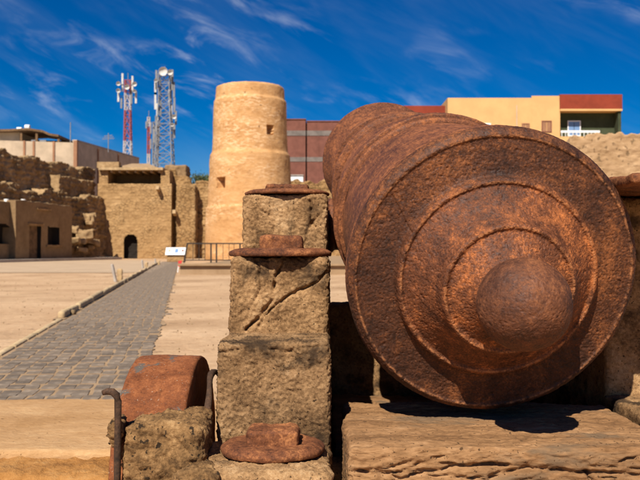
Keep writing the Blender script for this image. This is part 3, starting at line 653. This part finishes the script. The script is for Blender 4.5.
for side in (True, False):
    mk = mask & ((fc[:, 0] > tcx) == side)
    V2, _, rq = recess(V, Q, mk, lambda p: np.stack([tcx + (p[:, 0] - tcx) * 0.78, TD + (p[:, 1] - TD) * 0.78, p[:, 2]], 1))
    used = np.unique(rq); mp_ = np.zeros(len(V2), int); mp_[used] = np.arange(len(used))
    mesh('window_recess', V2[used], mp_[rq], M['tower'], wbody, False)

# ------------------------------------------------------------------ fort walls
def wdisp(a, sc, seed, courses=0.0):
    def f(P, U, Vv):
        d = a * fbm(P, sc, 4, seed) + a * 0.5 * fbm(P * np.array([1, 1, 1.6]), sc * 5, 3, seed + 1)
        if courses: d = d + courses * np.floor((Vv + 0.25 * fbm(P, 0.5, 2, seed + 4)) / 0.62 % 2)
        return d
    return f
def sdisp(a, cu, cv, seed, rough=0.06):
    '''irregular coursed masonry: every stone sits at its own depth, joints recessed'''
    def f(P, U, Vv):
        v = Vv / cv + 0.55 * fbm(P, 0.7, 3, seed); r = np.floor(v)
        u = U / cu + r * 0.37 + 0.6 * fbm(P + r[:, None] * 0.31, 0.9, 2, seed + 1); c = np.floor(u)
        h = np.sin(r * 127.1 + c * 311.7 + seed) * 43758.5453; h = h - np.floor(h)
        e = np.minimum(np.minimum(u - c, 1 - u + c) * cu, np.minimum(v - r, 1 - v + r) * cv)
        return a * (h - 0.5) * 2 - a * 1.1 * np.exp(-(e / 0.05) ** 2) + rough * fbm(P, 1.4, 4, seed + 2) + rough * 0.5 * fbm(P, 6, 3, seed + 3)
    return f
DW = 70.0
gate = thing('gatehouse', 'sand coloured gatehouse with an arched doorway and shaded roof loggia', 'gatehouse', (X(135, DW), DW, 0))
ga, gb = (X(97, DW), DW), (X(171, DW), DW)
def arch(cu, hw, h):
    return lambda u, v: abs(u - cu) < hw and (v < h - hw or (abs(u - cu) ** 2 + (v - (h - hw)) ** 2) < hw * hw)
k7 = DW / FP
gtop = Z(183.5, DW)
gw, _, _ = wall_mesh('wall', ga, gb, lambda u: gtop, 0.8, M['fort_plaster'], gate, 0.075, sdisp(0.022, 0.5, 0.27, 3, 0.07), [arch((130.5 - 97) * k7, 6.6 * k7, Z(234, DW))], M['dark'], 0.7, (0, -1), 0.03)
b = MB(); zr0, zr1 = Z(170, DW), Z(164, DW)
b.box(X(98, DW), X(107, DW), DW + 0.25, DW + 3.4, gtop - 0.05, zr0); b.build('pillar', M['fort_plaster'], gate); MB().box(X(160, DW), X(169, DW), DW + 0.25, DW + 3.4, gtop - 0.05, zr0).build('pillar', M['fort_plaster'], gate)
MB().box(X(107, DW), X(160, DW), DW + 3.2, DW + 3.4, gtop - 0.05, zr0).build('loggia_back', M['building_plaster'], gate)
MB().box(X(98, DW), X(169, DW), DW + 0.3, DW + 3.5, gtop - 0.30, gtop - 0.02).build('loggia_floor', M['fort_plaster'], gate)
MB().box(X(98.5, DW), X(163, DW), DW - 0.15, DW + 3.6, zr0, zr0 + 0.22).build('roof', M['wood_pole'], gate)
for i in range(7):
    x = X(111 + i * 8, DW); MB().box(x - 0.09, x + 0.09, DW + 0.05, DW + 3.1, zr0 - 0.2, zr0 - 0.01).build('rafter', M['wood_pole'], gate)
MB().add([(X(110, DW), DW + 0.5, zr0 + 0.22), (X(158, DW), DW + 0.5, zr0 + 0.22), (X(158, DW), DW + 4, zr0 + 0.22), (X(110, DW), DW + 4, zr0 + 0.22), (X(126, DW), DW + 2, Z(161, DW)), (X(143, DW), DW + 2, Z(161, DW))],
     [(0, 1, 5, 4), (1, 2, 5), (2, 3, 4, 5), (3, 0, 4)]).build('roof_mound', M['joint'], gate)
MB().box(X(96, DW), X(118, DW), DW + 0.2, DW + 1.0, zr0 + 0.221, Z(161.5, DW)).build('parapet', M['rampart'], gate)
for (px, py) in ((158.5, 189), (175, 213)):
    sp = MB(); p = W(px, py, DW); sp.obox((p.x, p.y - 0.15, p.z), (0.14, 0, 0), (0, 0.42, -0.1), (0, 0.03, 0.16)); sp.build('water_spout', M['wood_pole'], gate)

bw = thing('curtain_wall', 'rough stone fort wall between the gatehouse and the round tower', 'wall', (X(230, 71), 71, 0))
def btop(u):
    px = 171 + u / (71.5 / FP)
    base = 181 if px > 192 else (176 if px > 178 else 170)
    return Z(base, 71.5) + 0.12 * math.sin(u * 2.3) + 0.1 * math.sin(u * 5.1)
wall_mesh('wall', (X(168, 71.5), 71.5), (X(420, 71.5), 71.5), lambda u: btop(u) - (1.0 if u > 5 else 0) * 0, 1.0, M['fort'], bw, 0.085, sdisp(0.05, 0.42, 0.27, 7, 0.10), (), None, 0.6, (0, -1), 0.02)
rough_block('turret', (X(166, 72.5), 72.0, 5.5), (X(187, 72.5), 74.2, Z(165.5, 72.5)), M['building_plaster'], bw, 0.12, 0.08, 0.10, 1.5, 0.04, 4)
# dark cleft between the gatehouse and the wall is a real gap: buttress stands proud
rough_block('buttress', (X(176.5, 70.6), 70.3, 0), (X(196, 70.6), 71.6, Z(186, 70.6)), M['fort'], bw, 0.12, 0.10, 0.08, 0.9, 0.05, 9)

# left rampart: long earth wall in shade, stepping back upward
phi = math.radians(9); un = np.array([-math.sin(phi), -math.cos(phi)]); nn_ = np.array([math.cos(phi), -math.sin(phi)])
C0 = np.array([X(104, DW), DW])
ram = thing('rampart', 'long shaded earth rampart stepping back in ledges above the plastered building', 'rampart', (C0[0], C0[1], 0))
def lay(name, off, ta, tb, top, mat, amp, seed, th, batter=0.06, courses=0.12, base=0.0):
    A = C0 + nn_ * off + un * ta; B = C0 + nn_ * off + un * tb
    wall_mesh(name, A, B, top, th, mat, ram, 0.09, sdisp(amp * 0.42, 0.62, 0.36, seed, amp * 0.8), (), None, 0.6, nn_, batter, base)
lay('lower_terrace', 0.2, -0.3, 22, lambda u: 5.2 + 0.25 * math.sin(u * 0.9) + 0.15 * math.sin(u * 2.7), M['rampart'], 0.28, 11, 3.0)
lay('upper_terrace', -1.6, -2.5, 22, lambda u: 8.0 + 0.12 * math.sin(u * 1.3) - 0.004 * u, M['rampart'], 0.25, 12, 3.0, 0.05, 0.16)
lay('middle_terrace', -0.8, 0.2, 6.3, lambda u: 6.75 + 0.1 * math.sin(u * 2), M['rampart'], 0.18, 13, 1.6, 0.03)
# crumbled rocks at the corner
rr = random.Random(3)
for i in range(20):
    t = rr.uniform(1.6, 8.5); off = rr.uniform(0.1, 0.9); zz = rr.uniform(0, 3.6) * (1 - (off - 0.2) / 2.0); s = rr.uniform(0.35, 0.85)
    c = C0 + nn_ * (off) + un * t
    V, N, Q = block_mesh((s * rr.uniform(1.0, 1.8), s, s * rr.uniform(0.5, 0.9)), 0.10, s * 0.07); V = V + N * (0.30 * s * fbm(V + i * 3.1, 1.2 / s, 4, i))[:, None]; V[:, 2] += rr.uniform(-0.4, 0.4) * V[:, 0]
    a = rr.uniform(0, 3); R2 = np.array([[math.cos(a), -math.sin(a), 0], [math.sin(a), math.cos(a), 0], [0, 0, 1]])
    mesh('rock', V @ R2.T + [c[0], c[1], zz + s * 0.3], Q, M['rampart'], ram)

# plastered building against the rampart
bl = thing('plastered_building', 'low flat roofed plastered building in shade with a dark doorway', 'building', (-19, 58, 0))
def bline(off, px):    # parameter t where pixel column px meets the line at offset off
    r = (px - 320) / FP; p = C0 + nn_ * off
    return (p[0] - r * p[1]) / (r * un[1] - un[0])
OB = 2.6
t1, t0, t2 = bline(OB, 72), bline(OB, 15.5), bline(OB - 0.4, -40)
A = C0 + nn_ * OB + un * t1; B = C0 + nn_ * OB + un * t0; BL = t0 - t1
def rect(pxa, pxb, z0, z1, off, tref):
    ua, ub = sorted((bline(off, pxa) - tref, bline(off, pxb) - tref)); return lambda u, v: ua < u < ub and z0 < v < z1
def zat(px, py, off):
    p = C0 + nn_ * off + un * bline(off, px); return Z(py, p[1])
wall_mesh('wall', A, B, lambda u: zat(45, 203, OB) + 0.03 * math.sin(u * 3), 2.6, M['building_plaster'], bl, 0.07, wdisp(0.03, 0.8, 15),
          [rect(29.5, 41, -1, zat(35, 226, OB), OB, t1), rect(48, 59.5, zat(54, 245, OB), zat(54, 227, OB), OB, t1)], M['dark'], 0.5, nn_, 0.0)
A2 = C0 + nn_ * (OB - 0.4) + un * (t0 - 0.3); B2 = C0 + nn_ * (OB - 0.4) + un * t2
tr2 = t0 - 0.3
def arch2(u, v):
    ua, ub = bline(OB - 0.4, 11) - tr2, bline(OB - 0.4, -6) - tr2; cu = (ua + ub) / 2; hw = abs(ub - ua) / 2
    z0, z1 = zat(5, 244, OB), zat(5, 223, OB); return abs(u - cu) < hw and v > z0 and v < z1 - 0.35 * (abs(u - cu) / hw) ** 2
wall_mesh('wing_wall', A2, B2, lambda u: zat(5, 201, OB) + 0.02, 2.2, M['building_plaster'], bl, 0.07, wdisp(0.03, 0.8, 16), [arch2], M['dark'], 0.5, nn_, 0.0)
for (pa, pb, py, nm) in ((27.5, 43, 224.5, 'lintel'), (46, 61, 246, 'sill'), (36, 50, 209.5, 'canopy')):
    a = C0 + nn_ * (OB + 0.05) + un * bline(OB, pa); c = C0 + nn_ * (OB + 0.05) + un * bline(OB, pb)
    MB().bar((a[0], a[1], zat((pa + pb) / 2, py, OB)), (c[0], c[1], zat((pa + pb) / 2, py, OB)), 0.12, 0.12).build(nm, M['fort_plaster'], bl)
dr = C0 + nn_ * (OB - 0.25) + un * bline(OB, 35.3); du = un * 0.62
MB().obox((dr[0], dr[1], 1.15), (du[0], du[1], 0), (nn_[0] * 0.04, nn_[1] * 0.04, 0), (0, 0, 1.2)).build('door', M['wood_dark'], bl)
a = C0 + nn_ * (OB + 0.45) + un * (t1 - 7); c = C0 + nn_ * (OB + 0.45) + un * (t2 + 4)
MB().bar((a[0], a[1], 0.05), (c[0], c[1], 0.05), 0.9, 0.24).build('base_step', M['concrete'], bl)
for px in (16.5, 33):
    p = C0 + nn_ * (OB - 0.7) + un * bline(OB, px); z = zat(px, 203, OB)
    MB().tube([(p[0], p[1], z - 0.1), (p[0], p[1], z + 0.26)], 0.16, 10).build('vent_cap', M['white'], bl)

# right rampart behind the gun
rw = thing('sand_rampart', 'pale pitted sand coloured rampart wall right of the cannon', 'wall', (14, 42, 0))
def rtop(u):
    return (6.95 if u > 2.6 else 6.1) + 0.07 * math.sin(u * 1.7) + 0.05 * math.sin(u * 5.3) + 0.05 * math.sin(u * 11.1)
wall_mesh('wall', (X(520, 43.5), 43.5), (X(760, 41), 41), rtop, 2.0, M['right_wall'], rw, 0.08, sdisp(0.016, 0.55, 0.26, 18, 0.13), (), None, 0.6, (0, -1), 0.03)

# ------------------------------------------------------------------ town behind
def facade_win(parent, px0, px1, py0, py1, d, pane='glass_blue', frame='white', fr=0.10):
    x0, x1, z0, z1 = X(px0, d), X(px1, d), Z(py1, d), Z(py0, d)
    f = MB()
    f.box(x0, x0 + fr, d - 0.08, d + 0.05, z0, z1); f.box(x1 - fr, x1, d - 0.08, d + 0.05, z0, z1)
    f.box(x0 + fr, x1 - fr, d - 0.08, d + 0.05, z0, z0 + fr); f.box(x0 + fr, x1 - fr, d - 0.08, d + 0.05, z1 - fr, z1)
    w = f.build('window', M[frame], parent)
    xm = (x0 + x1) / 2; MB().box(x0 + fr, xm - 0.03, d - 0.03, d - 0.02, z0 + fr, z1 - fr).build('pane', M[pane], w); MB().box(xm + 0.03, x1 - fr, d - 0.03, d - 0.02, z0 + fr, z1 - fr).build('pane', M[pane], w)
D1 = 95.0
ob = thing('ochre_house', 'ochre town house with dark red roof storey and green balcony above the rampart', 'house', (X(510, D1), D1, 0))
MB().box(X(448, D1), X(560, D1), D1, D1 + 10, 0, Z(97.5, D1)).build('wall', M['cream_b'], ob)
MB().box(X(532, D1), X(560.5, D1), D1 - 0.03, D1, Z(140, D1), Z(95.5, D1)).build('stair_bay', M['cream_b'], ob)
MB().box(X(404, D1 + 2), X(448.5, D1 + 2), D1 + 2, D1 + 9, 0, Z(121, D1 + 2)).build('side_wall', M['concrete'], ob)
MB().box(X(404, D1 + 2), X(448.5, D1 + 2), D1 + 1.9, D1 + 9, Z(121, D1 + 2) + 0.01, Z(105.5, D1 + 2)).build('red_storey', M['redbrick_b'], ob)
MB().box(X(560, D1), X(622, D1), D1 - 0.3, D1 + 9, Z(109, D1), Z(94.5, D1)).build('red_storey', M['redbrick_b'], ob)
MB().box(X(560, D1), X(622, D1), D1 - 0.35, D1 + 9, Z(111, D1), Z(109, D1) - 0.01).build('band', M['cream_b'], ob)
MB().box(X(560, D1), X(621, D1), D1 + 1.2, D1 + 9, 0, Z(111, D1) - 0.01).build('balcony_wall', M['green_dark'], ob)
MB().box(X(618.5, D1), X(621.5, D1), D1 - 0.1, D1 + 1.2, 0, Z(111, D1) - 0.01).build('balcony_post', M['green_dark'], ob)
MB().box(X(560, D1), X(621, D1), D1 - 0.2, D1 + 1.2, Z(150, D1), Z(136.5, D1)).build('balcony_slab', M['cream_b'], ob)
MB().bar((X(561, D1), D1 - 0.1, Z(131.5, D1)), (X(600, D1), D1 - 0.1, Z(131.5, D1)), 0.08, 0.25).build('railing', M['white'], ob)
for i in range(11):
    x = X(562 + i * 3.7, D1); MB().bar((x, D1 - 0.1, Z(136.5, D1)), (x, D1 - 0.1, Z(131.5, D1)), 0.06).build('baluster', M['white'], ob)
facade_win(ob, 568, 581, 120.5, 136, D1 + 1.12, 'glass_blue'); facade_win(ob, 475, 491, 123, 131, D1, 'glass_blue', 'white', 0.14)
facade_win(ob, 522, 530, 123, 133, D1, 'brown_band', 'brown_band'); facade_win(ob, 542, 552, 120.5, 132, D1 - 0.03, 'brown_band', 'redbrick')
for (a, b2, t) in ((461, 475, 94.5), (515, 522, 95), (523, 535, 94)):
    MB().box(X(a, D1), X(b2, D1), D1 + 3, D1 + 4, Z(98, D1), Z(t, D1)).build('roof_tank', M['white'], ob)
MB().bar((X(517, D1), D1 - 0.06, Z(130, D1)), (X(517, D1), D1 - 0.06, Z(105, D1)), 0.10).build('drain_pipe', M['cream'], ob)

D2 = 90.0
rb = thing('red_block', 'dark red block of flats with grey concrete bands right of the tower', 'building', (X(315, D2), D2, 0))
for (a, b2, t, dy) in ((282, 305.5, 119.5, 0), (307, 352, 121.5, 0)):
    MB().box(X(a, D2), X(b2, D2), D2 + dy, D2 + 9, 0, Z(t, D2)).build('wall', M['redbrick'], rb)
    for (p0, p1) in ((130.5, 135.5), (157, 161.5)):
        MB().box(X(a, D2) - 0.02, X(b2, D2) + 0.02, D2 - 0.04, D2 + 8.9, Z(p1, D2), Z(p0, D2)).build('band', M['band'], rb)
    MB().box(X(a, D2) - 0.05, X(b2, D2) + 0.05, D2 - 0.08, D2 + 9, Z(t, D2) + 0.002, Z(t - 1, D2)).build('coping', M['redbrick'], rb)
MB().box(X(305.6, D2), X(306.9, D2), D2 + 0.8, D2 + 9, 0, Z(122, D2)).build('joint_wall', M['dark'], rb)
for px in (318, 331):
    MB().box(X(px, D2), X(px, D2) + 0.12, D2 - 0.03, D2 + 1, 0, Z(122, D2)).build('pilaster', M['redbrick'], rb)
wsh = thing('white_hut', 'small white wall beside the dark red flats', 'hut', (X(296, 84), 84, 0))
MB().box(X(284, 84), X(303, 84), 84, 87, 0, Z(175.5, 84)).build('wall', M['white'], wsh); MB().box(X(283.5, 84), X(303.5, 84), 83.9, 87.1, Z(175.5, 84) + 0.001, Z(174.6, 84)).build('coping', M['concrete'], wsh)

D3 = 82.0
cb = thing('cream_building', 'long flat cream building with brown piers above the rampart', 'building', (X(70, D3), D3, 0))
# two long faces meeting at a corner: left one faces the camera, right one turns away
cz = lambda py: Z(py, D3)
cA, cB, cC = np.array([X(-60, D3 - 3), D3 - 3]), np.array([X(76, D3), D3]), np.array([X(139, D3 + 16), D3 + 16])
def prism(name, a, b2, z0, z1, th, mat, parent, n):
    d = b2 - a; d = d / np.linalg.norm(d); q = np.array([d[1], -d[0]]); q = q if q @ np.array(n) > 0 else -q
    pts = [a, b2, b2 - q * th, a - q * th]
    V = [(p[0], p[1], z) for z in (z0, z1) for p in pts]
    return mesh(name, V, [(0, 3, 2, 1), (4, 5, 6, 7), (0, 1, 5, 4), (1, 2, 6, 5), (2, 3, 7, 6), (3, 0, 4, 7)], mat, parent, False)
ztop = Z(142.5, D3)
prism('wall', cA, cB, 0, ztop, 0.4, M['cream'], cb, (0, -1)); prism('side_wall', cB + [0.02, 0.02], cC, 0, ztop + 0.12, 0.4, M['cream'], cb, (1, -1))
prism('coping', cB + [0.05, 0.0], cC + [0.03, -0.03], ztop + 0.121, ztop + 0.32, 0.5, M['concrete'], cb, (1, -1))
prism('roof', cA + [0, 0.4], cB + [0, 0.4], ztop - 0.6, ztop - 0.2, 9, M['concrete'], cb, (0, -1))
for px in (24, 33.5, 53.5):
    dd = D3 - 3 * (76 - px) / 136.0; MB().box(X(px - 1, dd), X(px + 1, dd), dd - 0.10, dd + 0.05, 0, ztop + 0.05).build('pier', M['brown_band'], cb)
MB().box(X(73.5, D3), X(77, D3), D3 - 0.15, D3 + 0.2, 0, ztop + 0.2).build('pier', M['brown_band'], cb)
for f_ in (0.3, 0.62):
    p = cB + (cC - cB) * f_; MB().box(p[0] - 0.12, p[0] + 0.12, p[1] - 0.12, p[1] + 0.1, 0, ztop).build('pier', M['brown_band'], cb)
# roof pavilion
MB().box(X(-60, 84), X(19, 84), 84, 90, ztop - 0.3, Z(132, 84)).build('pavilion', M['cream'], cb)
MB().box(X(19, 84), X(57, 84), 87.5, 88, ztop - 0.3, Z(136, 84)).build('pavilion_back', M['wood_dark'], cb)
rp_ = [(X(-60, 83), 83, Z(131.5, 83)), (X(8, 83), 83, Z(131, 83)), (X(28, 83), 83, Z(130, 83)), (X(42, 83), 83, Z(132, 83)), (X(48, 83), 83, Z(135, 83)), (X(58, 83), 83, Z(136.5, 83))]
rf = MB()
for a, c in zip(rp_[:-1], rp_[1:]):
    rf.add([a, c, (c[0], 89, c[2]), (a[0], 89, a[2])] + [(a[0], a[1], a[2] + 0.22), (c[0], c[1], c[2] + 0.22), (c[0], 89, c[2] + 0.22), (a[0], 89, a[2] + 0.22)], [(0, 3, 2, 1), (4, 5, 6, 7), (0, 1, 5, 4), (2, 3, 7, 6), (1, 2, 6, 5), (3, 0, 4, 7)])
rf.build('pavilion_roof', M['wood_dark'], cb)
for px in (19.5, 35, 57): MB().box(X(px, 83.2), X(px, 83.2) + 0.22, 83.2, 83.4, ztop - 0.4, Z(136 if px > 40 else 131.5, 83)).build('post', M['wood_dark'], cb)
for (px, py) in ((19, 129.5), (27, 127)):
    MB().tube([(X(px - 2.3, 85), 85, Z(py, 85)), (X(px + 2.3, 85), 85, Z(py, 85))], 0.26, 12).build('roof_tank', M['white'], cb)
MB().box(X(29, 83), X(44, 83), 83.5, 83.7, ztop - 0.3, Z(139, 83)).build('low_screen', M['grey_metal'], cb)
for (px, top) in ((70, 122), (108, 133)):
    an = MB(); an.bar((X(px, D3 + 4), D3 + 4, ztop - 0.5), (X(px, D3 + 4), D3 + 4, Z(top, D3 + 4)), 0.08)
    if px > 100:
        for kk in range(3): an.bar((X(px - 6 + kk, D3 + 4), D3 + 4, Z(139 - kk * 1.6, D3 + 4)), (X(px + 6 - kk, D3 + 4), D3 + 4, Z(138.2 - kk * 1.6, D3 + 4)), 0.06)
    an.build('aerial', M['grey_metal'], cb)

def mast(px, top_py, d, wb, wt, mat, label, dishes, panels, nseg, zb_=0.0):
    x = X(px, d); zt = Z(top_py, d); o = thing('radio_mast', label, 'radio mast', (x, d, 0))
    def cor(z):
        w = wb + (wt - wb) * min(1, max(0, (z - zb_) / (zt * 0.86 - zb_))); return [(x + sx * w / 2, d + sy * w / 2, z) for sx, sy in ((-1, -1), (1, -1), (1, 1), (-1, 1))]
    zs = [zb_ + (zt - zb_) * i / nseg for i in range(nseg + 1)]
    for k in range(4):
        lg = MB()
        for a, c in zip(zs[:-1], zs[1:]): lg.bar(cor(a)[k], cor(c)[k], 0.15)
        lg.build('leg', mat, o)
    br = MB()
    for i, (a, c) in enumerate(zip(zs[:-1], zs[1:])):
        A, B = cor(a), cor(c)
        for k in range(4):
            br.bar(A[k], B[(k + 1) % 4], 0.10); br.bar(A[(k + 1) % 4], B[k], 0.10); br.bar(B[k], B[(k + 1) % 4], 0.10)
    br.build('bracing', mat, o)
    for (dx, py, r) in dishes:
        z = Z(py, d); cx = X(px + dx, d); r = r * 0.8
        V, N, Q = lathe([(-0.02, 0.01), (-0.10, r * 0.5), (-0.28, r * 0.95), (-0.45, r), (-0.40, r * 1.02), (0.05, r * 0.8), (0.12, 0.01)], 20)
        mesh('dish', V + [cx, d - wt / 2 - 0.35, z], Q, M['antenna'], o)
        MB().bar((cx, d - wt / 2 - 0.3, z), (x + (0.4 if dx > 0 else -0.4) * (dx != 0), d - wt / 2 + 0.1, z), 0.09).build('dish_arm', M['grey_metal'], o)
    for (dx, py, h) in panels:
        z = Z(py, d); cx = X(px + dx, d)
        MB().box(cx - 0.17, cx + 0.17, d - 0.5, d - 0.3, z - h / 2, z + h / 2).build('panel_antenna', M['antenna' if (int(dx * 7) % 2) else 'grey_metal'], o)
        MB().bar((cx, d - 0.3, z), (x, d, z), 0.08).build('antenna_arm', M['grey_metal'], o)
    MB().tube([(x, d, zt - 0.3), (x, d, zt + 1.4)], 0.07, 6).build('lightning_rod', M['grey_metal'], o)
    return o
mast(127.5, 80, 150, 2.0, 1.0, M['mast'], 'red and white lattice radio mast with round dishes behind the cream building',
     [(-8, 84.5, 0.5), (-8, 91.5, 0.5), (0.5, 88, 0.6), (8, 85, 0.55), (8, 92, 0.4)], [(-5, 82, 3.2), (5, 84, 3.0), (-9, 96, 2.2), (8.5, 97, 2.4), (-6, 103, 2.0), (4, 97, 2.6)], 15)
m2 = [(-8, 80, 3.4), (8, 80, 3.6), (-9, 88, 2.4), (9.5, 90, 2.8), (10, 105, 2.6), (11.5, 118, 2.4), (-9, 101, 3), (-7, 112, 3), (10, 131, 2.6), (-8, 124, 2.6), (5, 96, 2.2), (-4, 108, 2.6), (7, 112, 2.2), (-10, 136, 2.4)]
mast(164.5, 74, 140, 4.4, 1.9, M['grey_metal'], 'tall grey lattice radio mast crowded with antennas, one big dish on top', [(0, 73, 0.95), (-7, 82, 0.4), (7, 74, 0.6), (11, 118, 0.5), (9, 126, 0.42)], m2, 18)
mast(155, 122, 165, 1.6, 0.8, M['grey_metal'], 'short slim lattice radio mast beside the tall grey one', [(3, 128, 0.6)], [(-4, 128, 2.4), (4, 136, 2.4), (-4, 144, 2)], 10)
mast(148.5, 117, 170, 0.7, 0.5, M['mast'], 'thin pole-like lattice mast left of the antenna-crowded mast', [], [(-2, 125, 1.5)], 16)

# tree behind the wall
tr = thing('tree', 'sparse small tree showing above the fort wall beside the round tower', 'tree', (X(203, 84), 84, 0))
tk = MB(); tx = X(203, 84); rt = random.Random(9); tips = []
zc0 = Z(186, 84)
tk.tube([(tx + 0.1, 84, 0), (tx, 84, zc0 * 0.5), (tx + 0.1, 84, zc0 - 0.3), (tx, 84, zc0 + 0.6)], [0.22, 0.17, 0.13, 0.07], 8)
for i in range(13):
    a = rt.uniform(0, 6.28); L = rt.uniform(0.8, 1.7); e = rt.uniform(0.25, 1.2); p = Vector((tx, 84, zc0 - 0.5 + rt.uniform(0, 0.9)))
    q = p + Vector((math.cos(a) * math.cos(e), math.sin(a) * math.cos(e), math.sin(e))) * L; tk.tube([p, (p + q) / 2 + Vector((0, 0, 0.08)), q], [0.06, 0.04, 0.02], 6); tips += [q, (p + q) / 2 + Vector((0, 0, .2))]
tk.build('trunk', M['bark'], tr, True)
cr = MB()
for q in tips:
    for j in range(42):
        c = q + Vector((rt.gauss(0, 0.26), rt.gauss(0, 0.26), rt.gauss(0, 0.20))); s = rt.uniform(0.05, 0.11)
        u = Vector((rt.gauss(0, 1), rt.gauss(0, 1), rt.gauss(0, 1))).normalized(); v = u.orthogonal().normalized()
        cr.add([c - u * s * 1.6, c + v * s * 0.6, c + u * s * 1.6, c - v * s * 0.6], [(0, 1, 2, 3)])
cr.build('crown', M['leaf'], tr)

# ------------------------------------------------------------------ small things in the court
FD = 30.0; fz = 0.27
fn = thing('railing', 'thin dark metal railing on the platform below the round tower', 'railing', (X(215, FD), FD, fz))
ft = Z(243.5, FD)
MB().bar((X(187, FD), FD, ft), (X(262, FD), FD, ft), 0.05).build('top_rail', M['black_metal'], fn)
MB().bar((X(185, FD), FD, fz + 0.10), (X(262, FD), FD, fz + 0.10), 0.04).build('bottom_rail', M['black_metal'], fn)
for (a, b2) in ((184, 187.5), (211, 211), (216.5, 216.5), (240, 240), (262, 262)):
    MB().bar((X(a, FD), FD + 0.002, fz), (X(b2, FD), FD + 0.002, ft + 0.02), 0.055).build('post', M['black_metal'], fn)
for px in (193, 199, 205, 223, 229, 234):
    MB().bar((X(px, FD), FD + 0.004, fz + 0.08), (X(px, FD), FD + 0.004, ft), 0.018).build('baluster', M['black_metal'], fn)
SD = 50.0
sg = thing('information_board', 'low white information board on a sand coloured stone base', 'sign', (X(175.5, SD), SD, 0))
rough_block('base', (X(167, SD), SD, -0.02), (X(184.5, SD), SD + 0.5, Z(255, SD)), M['fort_plaster'], sg, 0.06, 0.03, 0.02, 3, 0.01, 4)
x0, x1 = X(165.5, SD), X(186, SD); z0, z1 = Z(254.8, SD), Z(247.5, SD)
pn = MB().add([(x0, SD - 0.12, z0), (x1, SD - 0.12, z0), (x1, SD + 0.25, z1), (x0, SD + 0.25, z1), (x0, SD - 0.06, z0 - 0.02), (x1, SD - 0.06, z0 - 0.02), (x1, SD + 0.31, z1 - 0.02), (x0, SD + 0.31, z1 - 0.02)],
     [(0, 1, 2, 3), (7, 6, 5, 4), (0, 4, 5, 1), (1, 5, 6, 2), (2, 6, 7, 3), (3, 7, 4, 0)]).build('panel', M['white'], sg)
def on_panel(a, b2, c, e, mat, nm):
    P = lambda s, t: (x0 + (x1 - x0) * s, SD - 0.125 + 0.37 * t - 0.004, z0 + (z1 - z0) * t + 0.004)
    mesh(nm, [P(a, c), P(b2, c), P(b2, e), P(a, e)], [(0, 1, 2, 3)], mat, pn, False)
on_panel(0.45, 0.62, 0.30, 0.82, M['glass_blue'], 'picture'); on_panel(0.12, 0.24, 0.40, 0.75, M['cream'], 'picture'); on_panel(0.78, 0.88, 0.45, 0.70, M['redbrick'], 'picture')
RD = 27.0
rs = thing('folding_marker', 'small red folding marker standing at the far end of the path', 'marker', (X(179, RD), RD, 0))
MB().add([(X(178.2, RD), RD, Z(261, RD)), (X(182, RD), RD, Z(260.2, RD)), (X(181, RD), RD, Z(266, RD)), (X(178.4, RD), RD, Z(267, RD)), (X(178.2, RD), RD + .03, Z(261, RD)), (X(182, RD), RD + .03, Z(260.2, RD)), (X(181, RD), RD + .03, Z(266, RD)), (X(178.4, RD), RD + .03, Z(267, RD))],
     [(0, 3, 2, 1), (4, 5, 6, 7), (0, 1, 5, 4), (1, 2, 6, 5), (2, 3, 7, 6), (3, 0, 4, 7)]).build('board', M['red_paint'], rs)
for (a, b2) in ((178.4, 177.5), (181, 180.3)): MB().bar((X(a, RD), RD + .015, Z(266, RD)), (X(b2, RD), RD + .015, -0.02), 0.025).build('leg', M['white'], rs)

def stump(px, py, d, h, lab, lean):
    o = thing('post_stump', lab, 'post', (X(px, d), d, 0))
    V, N, Q = block_mesh((0.12, 0.12, h * 0.72), 0.03, 0.03); V = V + N * (0.03 * fbm(V + px, 9, 3, 1))[:, None]
    mesh('stump', V + [X(px + 1.5, d), d, h * 0.34], Q, M['wood_pole'], o)
    V, N, Q = block_mesh((0.07, 0.09, h), 0.03, 0.02); V = V + N * (0.02 * fbm(V + px, 9, 3, 2))[:, None]; V[:, 0] -= lean * (V[:, 2] + h / 2)
    mesh('leaning_stake', V + [X(px - 1.5, d), d - 0.1, h * 0.5 - 0.02], Q, M['concrete'], o)
stump(118.5, 283, 19.0, 0.44, 'broken post stump with leaning stake beside the kerb, the stoutest', 0.22)
stump(145, 268, 33, 0.36, 'small broken post stump near the far kerb end, left of its neighbour', 0.1)
stump(157.5, 265, 40, 0.34, 'tiny post stump where the kerb meets the fort forecourt', 0.05)
for (px, d, s, lab) in ((68, 9.3, 0.09, 'dark loose stone lying beside the kerb end'),):
    V, N, Q = block_mesh((s * 2, s, s * 0.6), 0.015, s * 0.25); V = V + N * (0.02 * fbm(V, 20, 3, 1))[:, None]
    tag(mesh('loose_stone', V + [X(px, d), d, s * 0.25], Q, M['rock']), lab, 'stone')
